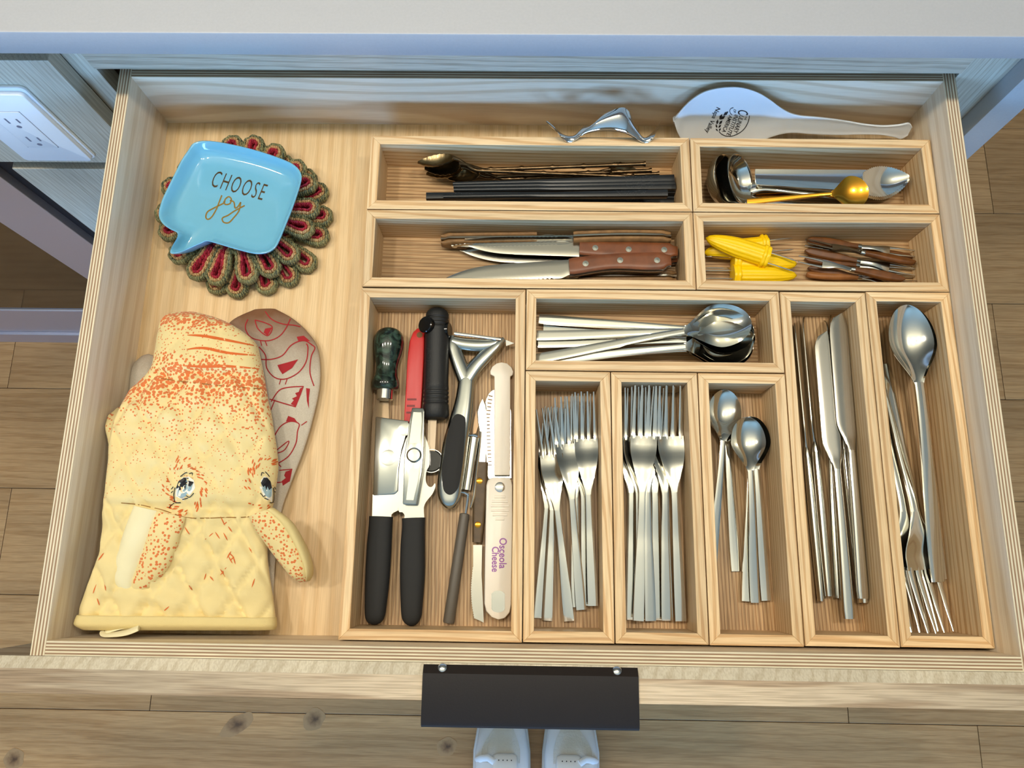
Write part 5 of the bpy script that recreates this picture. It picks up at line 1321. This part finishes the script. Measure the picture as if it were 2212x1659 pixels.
# yellow animal-face mitt
def spotted(name, lo, hi, scale=320, base=srgb(226, 206, 148), spot=srgb(216, 118, 62)):
    """cream yellow cotton with printed orange speckles, denser in chosen bands (object y from the mitt's base)"""
    m, nt, b, N, L = newmat(name)
    tc = N.new('ShaderNodeTexCoord'); vo = N.new('ShaderNodeTexVoronoi'); vo.inputs['Scale'].default_value = scale; vo.inputs['Randomness'].default_value = 0.9
    n1 = N.new('ShaderNodeTexNoise'); n1.inputs['Scale'].default_value = 22; n1.inputs['Detail'].default_value = 3
    L.new(tc.outputs['Object'], vo.inputs['Vector']); L.new(tc.outputs['Object'], n1.inputs['Vector'])
    sp = N.new('ShaderNodeSeparateXYZ'); L.new(tc.outputs['Object'], sp.inputs[0])
    cr = N.new('ShaderNodeValToRGB'); e = cr.color_ramp.elements
    e[0].position = lo[0][0]; e[0].color = (lo[0][1],)*3 + (1,); e[1].position = lo[-1][0]; e[1].color = (lo[-1][1],)*3 + (1,)
    for p, v in lo[1:-1]:
        q = e.new(p); q.color = (v,)*3 + (1,)
    mr = N.new('ShaderNodeMapRange'); mr.inputs[1].default_value = hi[0]; mr.inputs[2].default_value = hi[1]; L.new(sp.outputs[1], mr.inputs[0])
    nx = N.new('ShaderNodeMath'); nx.operation = 'MULTIPLY_ADD'; nx.inputs[1].default_value = 0.24; L.new(n1.outputs['Fac'], nx.inputs[0]); L.new(mr.outputs[0], nx.inputs[2])
    n0 = N.new('ShaderNodeMath'); n0.operation = 'SUBTRACT'; L.new(nx.outputs[0], n0.inputs[0]); n0.inputs[1].default_value = 0.12
    L.new(n0.outputs[0], cr.inputs[0])
    lt = N.new('ShaderNodeMath'); lt.operation = 'LESS_THAN'; L.new(vo.outputs['Distance'], lt.inputs[0]); L.new(cr.outputs[0], lt.inputs[1])
    n3 = N.new('ShaderNodeTexNoise'); n3.inputs['Scale'].default_value = 35; L.new(tc.outputs['Object'], n3.inputs['Vector'])
    bs = N.new('ShaderNodeValToRGB'); bs.color_ramp.elements[0].position = 0.35; bs.color_ramp.elements[0].color = base; bs.color_ramp.elements[1].position = 0.7; bs.color_ramp.elements[1].color = tuple(min(1, x*1.06) for x in base[:3]) + (1,)
    L.new(n3.outputs['Fac'], bs.inputs[0])
    mx = N.new('ShaderNodeMixRGB'); L.new(lt.outputs[0], mx.inputs[0]); L.new(bs.outputs[0], mx.inputs[1]); mx.inputs[2].default_value = spot
    L.new(mx.outputs[0], b.inputs['Base Color']); b.inputs['Roughness'].default_value = 0.9; b.inputs['Sheen Weight'].default_value = 0.15
    n4 = N.new('ShaderNodeTexNoise'); n4.inputs['Scale'].default_value = 1200; L.new(tc.outputs['Object'], n4.inputs['Vector'])
    bp = N.new('ShaderNodeBump'); bp.inputs['Strength'].default_value = 0.2; bp.inputs['Distance'].default_value = 0.0004; L.new(n4.outputs['Fac'], bp.inputs['Height']); L.new(bp.outputs[0], b.inputs['Normal'])
    return m
mb0 = W(400, 1360, 0.012)
t = thing('yellow_mitt', 'padded yellow oven mitt with animal face, eyes and floppy ears', 'oven mitt', (mb0.x, mb0.y, 0.0))
# fraction of the mitt length -> size of the printed speckles
M_mitt = spotted('yellow print cotton', [(0.0, 0.0), (0.36, 0.0), (0.42, 0.17), (0.58, 0.20), (0.66, 0.30), (0.73, 0.48), (0.77, 0.60), (0.80, 0.46), (0.85, 0.20), (0.93, 0.24), (0.98, 0.58)], (0.0, 0.292))
M_plainy = plain('plain yellow cotton', srgb(224, 204, 144), 0.9, var=0.06, vscale=40, bump=0.2, bscale=900)
M_earin = plain('cream ear lining', srgb(236, 226, 186), 0.9, var=0.05, vscale=40)
M_ear = spotted('speckled ear cotton', [(0.0, 0.40), (0.5, 0.36), (1.0, 0.42)], (-0.1, 0.3))
def quilt(x, y, f):
    lx, ly = x - mb0.x, y - mb0.y
    a = (lx*0.86 + ly*0.5)/0.030; b = (lx*-0.86 + ly*0.5)/0.030
    g = min(abs(a - round(a)), abs(b - round(b)))
    return f*(-0.0042*math.exp(-(g/0.085)**2) + 0.0012*math.sin(lx*170 + 1.3)*math.sin(ly*120) + 0.0008*math.sin(lx*60 + ly*310)) * (1.7 if ly < 0.105 else 1.1 if ly < 0.235 else 0.4) - 0.004*f*math.exp(-((ly - 0.108)/0.004)**2) - 0.003*f*math.exp(-((ly - 0.232)/0.004)**2)
rows = [(372, 676, 424, 675, 0.026, 0.006, 0), (354, 688, 470, 688, 0.020, 0.020, 0), (347, 705, 512, 708, 0.017, 0.030, 0), (342, 735, 550, 738, 0.014, 0.038, 0), (338, 765, 561, 770, 0.0145, 0.041, 0), (330, 800, 568, 805, 0.0145, 0.043, 0), (305, 825, 574, 838, 0.0145, 0.041, 0), (282, 850, 578, 862, 0.0145, 0.041, 0),
        (262, 885, 585, 892, 0.0145, 0.041, 0.012), (246, 920, 590, 925, 0.0145, 0.041, 0.012), (240, 960, 596, 962, 0.0145, 0.041, 0.012), (236, 1010, 600, 1010, 0.0145, 0.041, 0.016), (230, 1060, 593, 1062, 0.0145, 0.041, 0.016), (225, 1100, 587, 1102, 0.0145, 0.039, 0.016), (224, 1140, 580, 1140, 0.0145, 0.036, 0.016),
        (217, 1190, 577, 1195, 0.0140, 0.034, 0.022), (200, 1240, 582, 1245, 0.0135, 0.033, 0.022), (182, 1290, 590, 1295, 0.0130, 0.032, 0.022), (170, 1330, 595, 1335, 0.0130, 0.030, 0.022)]
mm_ = pillow(rows, 60, 2.5, m=6, bumpf=quilt)
part(t, 'body', mm_, M_mitt, angle=80)
cuff = pillow([(170, 1328, 596, 1333, 0.012, 0.034, 0.024), (165, 1340, 597, 1344, 0.012, 0.035, 0.024), (165, 1350, 597, 1352, 0.012, 0.034, 0.024), (182, 1360, 594, 1360, 0.013, 0.028, 0.022)], 40, 2.7, m=3)
part(t, 'cuff', cuff, M_plainy, angle=80)
part(t, 'thumb', pillow([(236, 900, 262, 880, 0.014, 0.016, 0.016), (231, 925, 300, 905, 0.014, 0.026, 0.014), (236, 950, 320, 930, 0.014, 0.028, 0.014), (241, 985, 320, 980, 0.014, 0.026, 0.014), (238, 1030, 310, 1030, 0.014, 0.024, 0.014), (230, 1090, 290, 1090, 0.014, 0.024, 0.014), (228, 1150, 270, 1150, 0.016, 0.018, 0.014)], 18, 2.2, m=4), M_mitt, angle=80)
mv = mm_.bvh()
ear1 = [(290, 1092, 402, 1118, 0.048, 0.012), (272, 1140, 392, 1150, 0.047, 0.015), (258, 1185, 378, 1195, 0.045, 0.016), (248, 1225, 358, 1235, 0.043, 0.016), (250, 1258, 334, 1262, 0.042, 0.014), (268, 1280, 312, 1278, 0.043, 0.008)]
e1 = part(t, 'ear', pillow([(lerp(a[0], a[2], 0.42), lerp(a[1], a[3], 0.42), a[2], a[3], a[4], a[5]) for a in ear1], 16, 2.2, m=4), M_ear, angle=80)
part(t, 'ear_lining', pillow([(a[0], a[1], lerp(a[0], a[2], 0.50), lerp(a[1], a[3], 0.50), a[4] + 0.001, a[5]) for a in ear1], 16, 2.0, m=4), M_earin, angle=80)
ear2 = [(538, 1117, 592, 1097, 0.046, 0.010), (556, 1150, 630, 1126, 0.040, 0.014), (585, 1190, 657, 1170, 0.030, 0.018), (612, 1225, 673, 1212, 0.022, 0.020), (632, 1248, 675, 1240, 0.018, 0.018), (648, 1258, 668, 1255, 0.018, 0.009)]
part(t, 'ear', pillow([(a[0], a[1], lerp(a[0], a[2], 0.86), lerp(a[1], a[3], 0.86), a[4], a[5]) for a in ear2], 16, 2.2, m=4), M_ear, angle=80)
part(t, 'ear_lining', pillow([(lerp(a[0], a[2], 0.7), lerp(a[1], a[3], 0.7), a[2], a[3], a[4] - 0.001, a[5]) for a in ear2], 12, 2.0, m=4), M_plainy, angle=80)
lp = [W(u, v, z) for u, v, z in [(300, 1344, 0.050), (262, 1354, 0.050), (238, 1361, 0.050), (228, 1366, 0.050), (231, 1371, 0.054), (250, 1370, 0.057), (275, 1366, 0.057), (300, 1356, 0.056)]]
part(t, 'hanging_loop', MB().tube(catmull([tuple(p) for p in lp], 5), 0.0045, 10, flat=0.3, up=(0.3, 1, 0.5)), M_earin, angle=60)
M_seam = plain('seam thread', srgb(150, 104, 46), 0.9)
for q, w in [([(334, 816), (405, 825), (490, 834), (577, 841)], 1.6), ([(262, 1086), (300, 1090), (345, 1100), (400, 1117), (440, 1119), (480, 1118), (530, 1117), (565, 1112), (590, 1098)], 1.8), ([(164, 1333), (300, 1340), (450, 1343), (596, 1337)], 1.2)]:
    sm = MB(); stroke(sm, mv, q, w); part(t, 'seam', sm, M_seam, smooth=False)
om = MB(); rr = random.Random(5)
MOUTH = ([(405, 724), (440, 726), (490, 735), (555, 748)], [(403, 755), (440, 752), (490, 762), (552, 768)], [(395, 790), (440, 792), (490, 791), (560, 797)])
def po2(a, b): return (220 + a/5.53, 880 + b/5.53)
# fur strokes round the eyes and over the crown
for i in range(150):
    a = rr.random()*2*math.pi; e = i % 2
    cxy = (1000, 970) if e == 0 else (1960, 930); rx, ry = ((250, 330) if e == 0 else (240, 330))
    k_ = 0.72 + 0.38*rr.random(); x = cxy[0] + rx*k_*math.cos(a); y = cxy[1] + ry*k_*math.sin(a) + (0 if e else -20)
    if e and x > 2085: continue
    l = 30 + 40*rr.random(); dx, dy = math.cos(a + 0.9), math.sin(a + 0.9)
    stroke(om, mv, [po2(x - dx*l/2, y - dy*l/2), po2(x, y), po2(x + dx*l/2, y + dy*l/2)], 3.2, 2, taper=True)
for i in range(46):
    u = 200 + 370*rr.random(); v = 1125 + 195*rr.random(); a = math.radians(rr.choice([-40, 50, 60, 70, 100, 110]) + rr.uniform(-15, 15)); l = 6 + 5*rr.random()
    if u < 400 and v < 1290 and u > 240: continue
    stroke(om, mv, [(u - math.cos(a)*l, v - math.sin(a)*l), (u, v), (u + math.cos(a)*l, v + math.sin(a)*l)], 2.6, 2, taper=True)
M_orange = plain('orange print', srgb(214, 104, 44), 0.9)
part(t, 'orange_print', om, M_orange, smooth=False)['kind'] = 'stuff'
for q in MOUTH:
    lm_ = MB(); stroke(lm_, mv, q, 6, taper=True); part(t, 'snout_line', lm_, M_orange, smooth=False)
M_ew = plain('white print', srgb(240, 236, 224), 0.9); M_iris = plain('blue grey iris print', srgb(150, 176, 184), 0.9)
for ex, kx, rim in ((1000, 1, 0), (1960, -1, 1)):
    wm = MB(); km_ = MB(); gm = MB()
    def q_(pts): return [po2(ex + kx*x*(1 if not rim else 0.62), 960 + y) for x, y in pts]
    blot(wm, mv, q_([(-120, 60), (-100, -40), (-40, -120), (40, -135), (100, -90), (115, 0), (60, 80), (-20, 150), (-110, 170)]), 0.0004)
    blot(gm, mv, q_([(-95, 100), (-110, 10), (-80, -75), (-20, -118), (50, -115), (95, -60), (70, 20), (0, 100), (-60, 120)]), 0.0006)
    blot(km_, mv, q_([(-105, 0), (-80, -75), (-20, -120), (50, -118), (98, -60), (60, -10), (30, -50), (0, 30), (-20, -20), (-60, 30)]), 0.0008)
    for s_ in ([(-130, 0), (-140, 90), (-125, 170), (-60, 175)], [(-125, 170), (-180, 210), (-200, 240)], [(-60, -130), (-20, -165), (20, -190)], [(40, -170), (80, -180), (95, -140)], [(10, 90), (50, 110), (100, 60)], [(-150, -10), (-175, 20)], [(-150, 40), (-172, 60)], [(-40, 140), (30, 120)]):
        stroke(km_, mv, q_(s_), 1.8, 4, lift=0.0009)
    ey = part(t, 'eye', wm, M_ew, smooth=False); part(ey, 'iris', gm, M_iris, smooth=False); part(ey, 'pupil', km_, M_ink, smooth=False)

# ------------------------------------------------------------------ the photographer's shoes
def ring_y(y, x0, x1, z0, z1, n=22, p=2.6, tilt=0.0):
    r = []
    for k in range(n):
        a = 2*math.pi*k/n; c, s_ = math.cos(a), math.sin(a)
        f = (abs(c)**p + abs(s_)**p)**(-1/p)
        r.append(((x0+x1)/2 + (x1-x0)/2*f*c, y, (z0+z1)/2 + (z1-z0)/2*f*s_))
    return r
def shoe(lab, cx, mir):
    t = thing('shoe', lab, 'shoe', (cx, -0.5, FZ), 'white sneakers')
    def X(a): return cx + mir*a
    def lof(rows, p=2.6):
        return MB().rings([ring_y(y, min(X(a), X(b)), max(X(a), X(b)), z0, z1, p=p) for y, a, b, z0, z1 in rows])
    f = FZ
    part(t, 'sole', lof([(-0.352, -0.018, 0.026, f + 0.006, f + 0.018), (-0.360, -0.034, 0.036, f + 0.002, f + 0.024), (-0.385, -0.050, 0.043, f + 0.0005, f + 0.028), (-0.43, -0.057, 0.049, f + 0.0005, f + 0.030), (-0.48, -0.057, 0.050, f + 0.0005, f + 0.030), (-0.56, -0.046, 0.042, f + 0.0005, f + 0.034), (-0.62, -0.042, 0.036, f + 0.0005, f + 0.036), (-0.645, -0.026, 0.024, f + 0.002, f + 0.034)], 3.5), M_sole, angle=60)
    up = lof([(-0.356, -0.016, 0.022, f + 0.018, f + 0.030), (-0.364, -0.030, 0.033, f + 0.016, f + 0.042), (-0.390, -0.046, 0.040, f + 0.016, f + 0.054), (-0.43, -0.053, 0.046, f + 0.016, f + 0.064), (-0.47, -0.052, 0.046, f + 0.016, f + 0.074), (-0.51, -0.046, 0.041, f + 0.016, f + 0.088), (-0.56, -0.041, 0.038, f + 0.016, f + 0.090), (-0.61, -0.038, 0.034, f + 0.016, f + 0.088), (-0.640, -0.022, 0.020, f + 0.018, f + 0.080)], 2.3)
    part(t, 'upper', up, M_shoe, angle=70)
    ub = up.bvh()
    kn = MB()
    g = 14; V_ = []
    for i in range(g + 1):
        y = lerp(-0.368, -0.440, i/g); hw0 = lerp(-0.012, -0.040, smooth01(i/g*1.3)); hw1 = lerp(0.013, 0.030, smooth01(i/g*1.3)); row = []
        for j in range(g + 1):
            p, nn, _, _ = ub.ray_cast(Vector((X(lerp(hw0, hw1, j/g)), y, 1.0)), Vector((0, 0, -1)))
            row.append(p + Vector((0, 0, 0.0012)))
        V_.append(row)
    kn.rings(V_, False, False, closed=False)
    part(t, 'knit_panel', kn, M_shoemesh, angle=70)
    tb_ = MB().rings([ring_y(y, min(X(a), X(b)), max(X(a), X(b)), z0, z1, 16, 3.0) for y, a, b, z0, z1 in [(-0.4235, -0.012, 0.018, f + 0.066, f + 0.070), (-0.4265, -0.019, 0.024, f + 0.065, f + 0.0725), (-0.440, -0.022, 0.026, f + 0.066, f + 0.077), (-0.480, -0.022, 0.026, f + 0.076, f + 0.090), (-0.500, -0.018, 0.022, f + 0.086, f + 0.097)]])
    part(t, 'tongue_tab', tb_, M_shoe, angle=60)
    for k_ in range(4):
        part(t, 'eyelet', disc((X(-0.008 + k_*0.0075), -0.4330, f + 0.0742), 0.0011, 0.0009, 10), M_ink)
    part(t, 'strap', MB().tube([(X(-0.049), -0.440, f + 0.050), (X(-0.040), -0.433, f + 0.064), (X(-0.028), -0.430, f + 0.071), (X(-0.016), -0.436, f + 0.0745)], 0.0062, 10, flat=0.4), M_shoe, angle=60)
    part(t, 'opening', MB().rings([ring_y(y, min(X(a), X(b)), max(X(a), X(b)), z0, z1, 16, 2.2) for y, a, b, z0, z1 in [(-0.515, -0.018, 0.016, f + 0.080, f + 0.0905), (-0.54, -0.030, 0.028, f + 0.080, f + 0.0925), (-0.58, -0.030, 0.028, f + 0.080, f + 0.0925), (-0.615, -0.020, 0.018, f + 0.078, f + 0.0905)]]), plain('shoe lining', srgb(180, 176, 170), 0.9), angle=60)
shoe('white knit sneaker at the bottom edge, on the side of the yellow mitt', -0.0292, 1)
shoe('white knit sneaker at the bottom edge, on the side of the fork trays', 0.0905, -1)
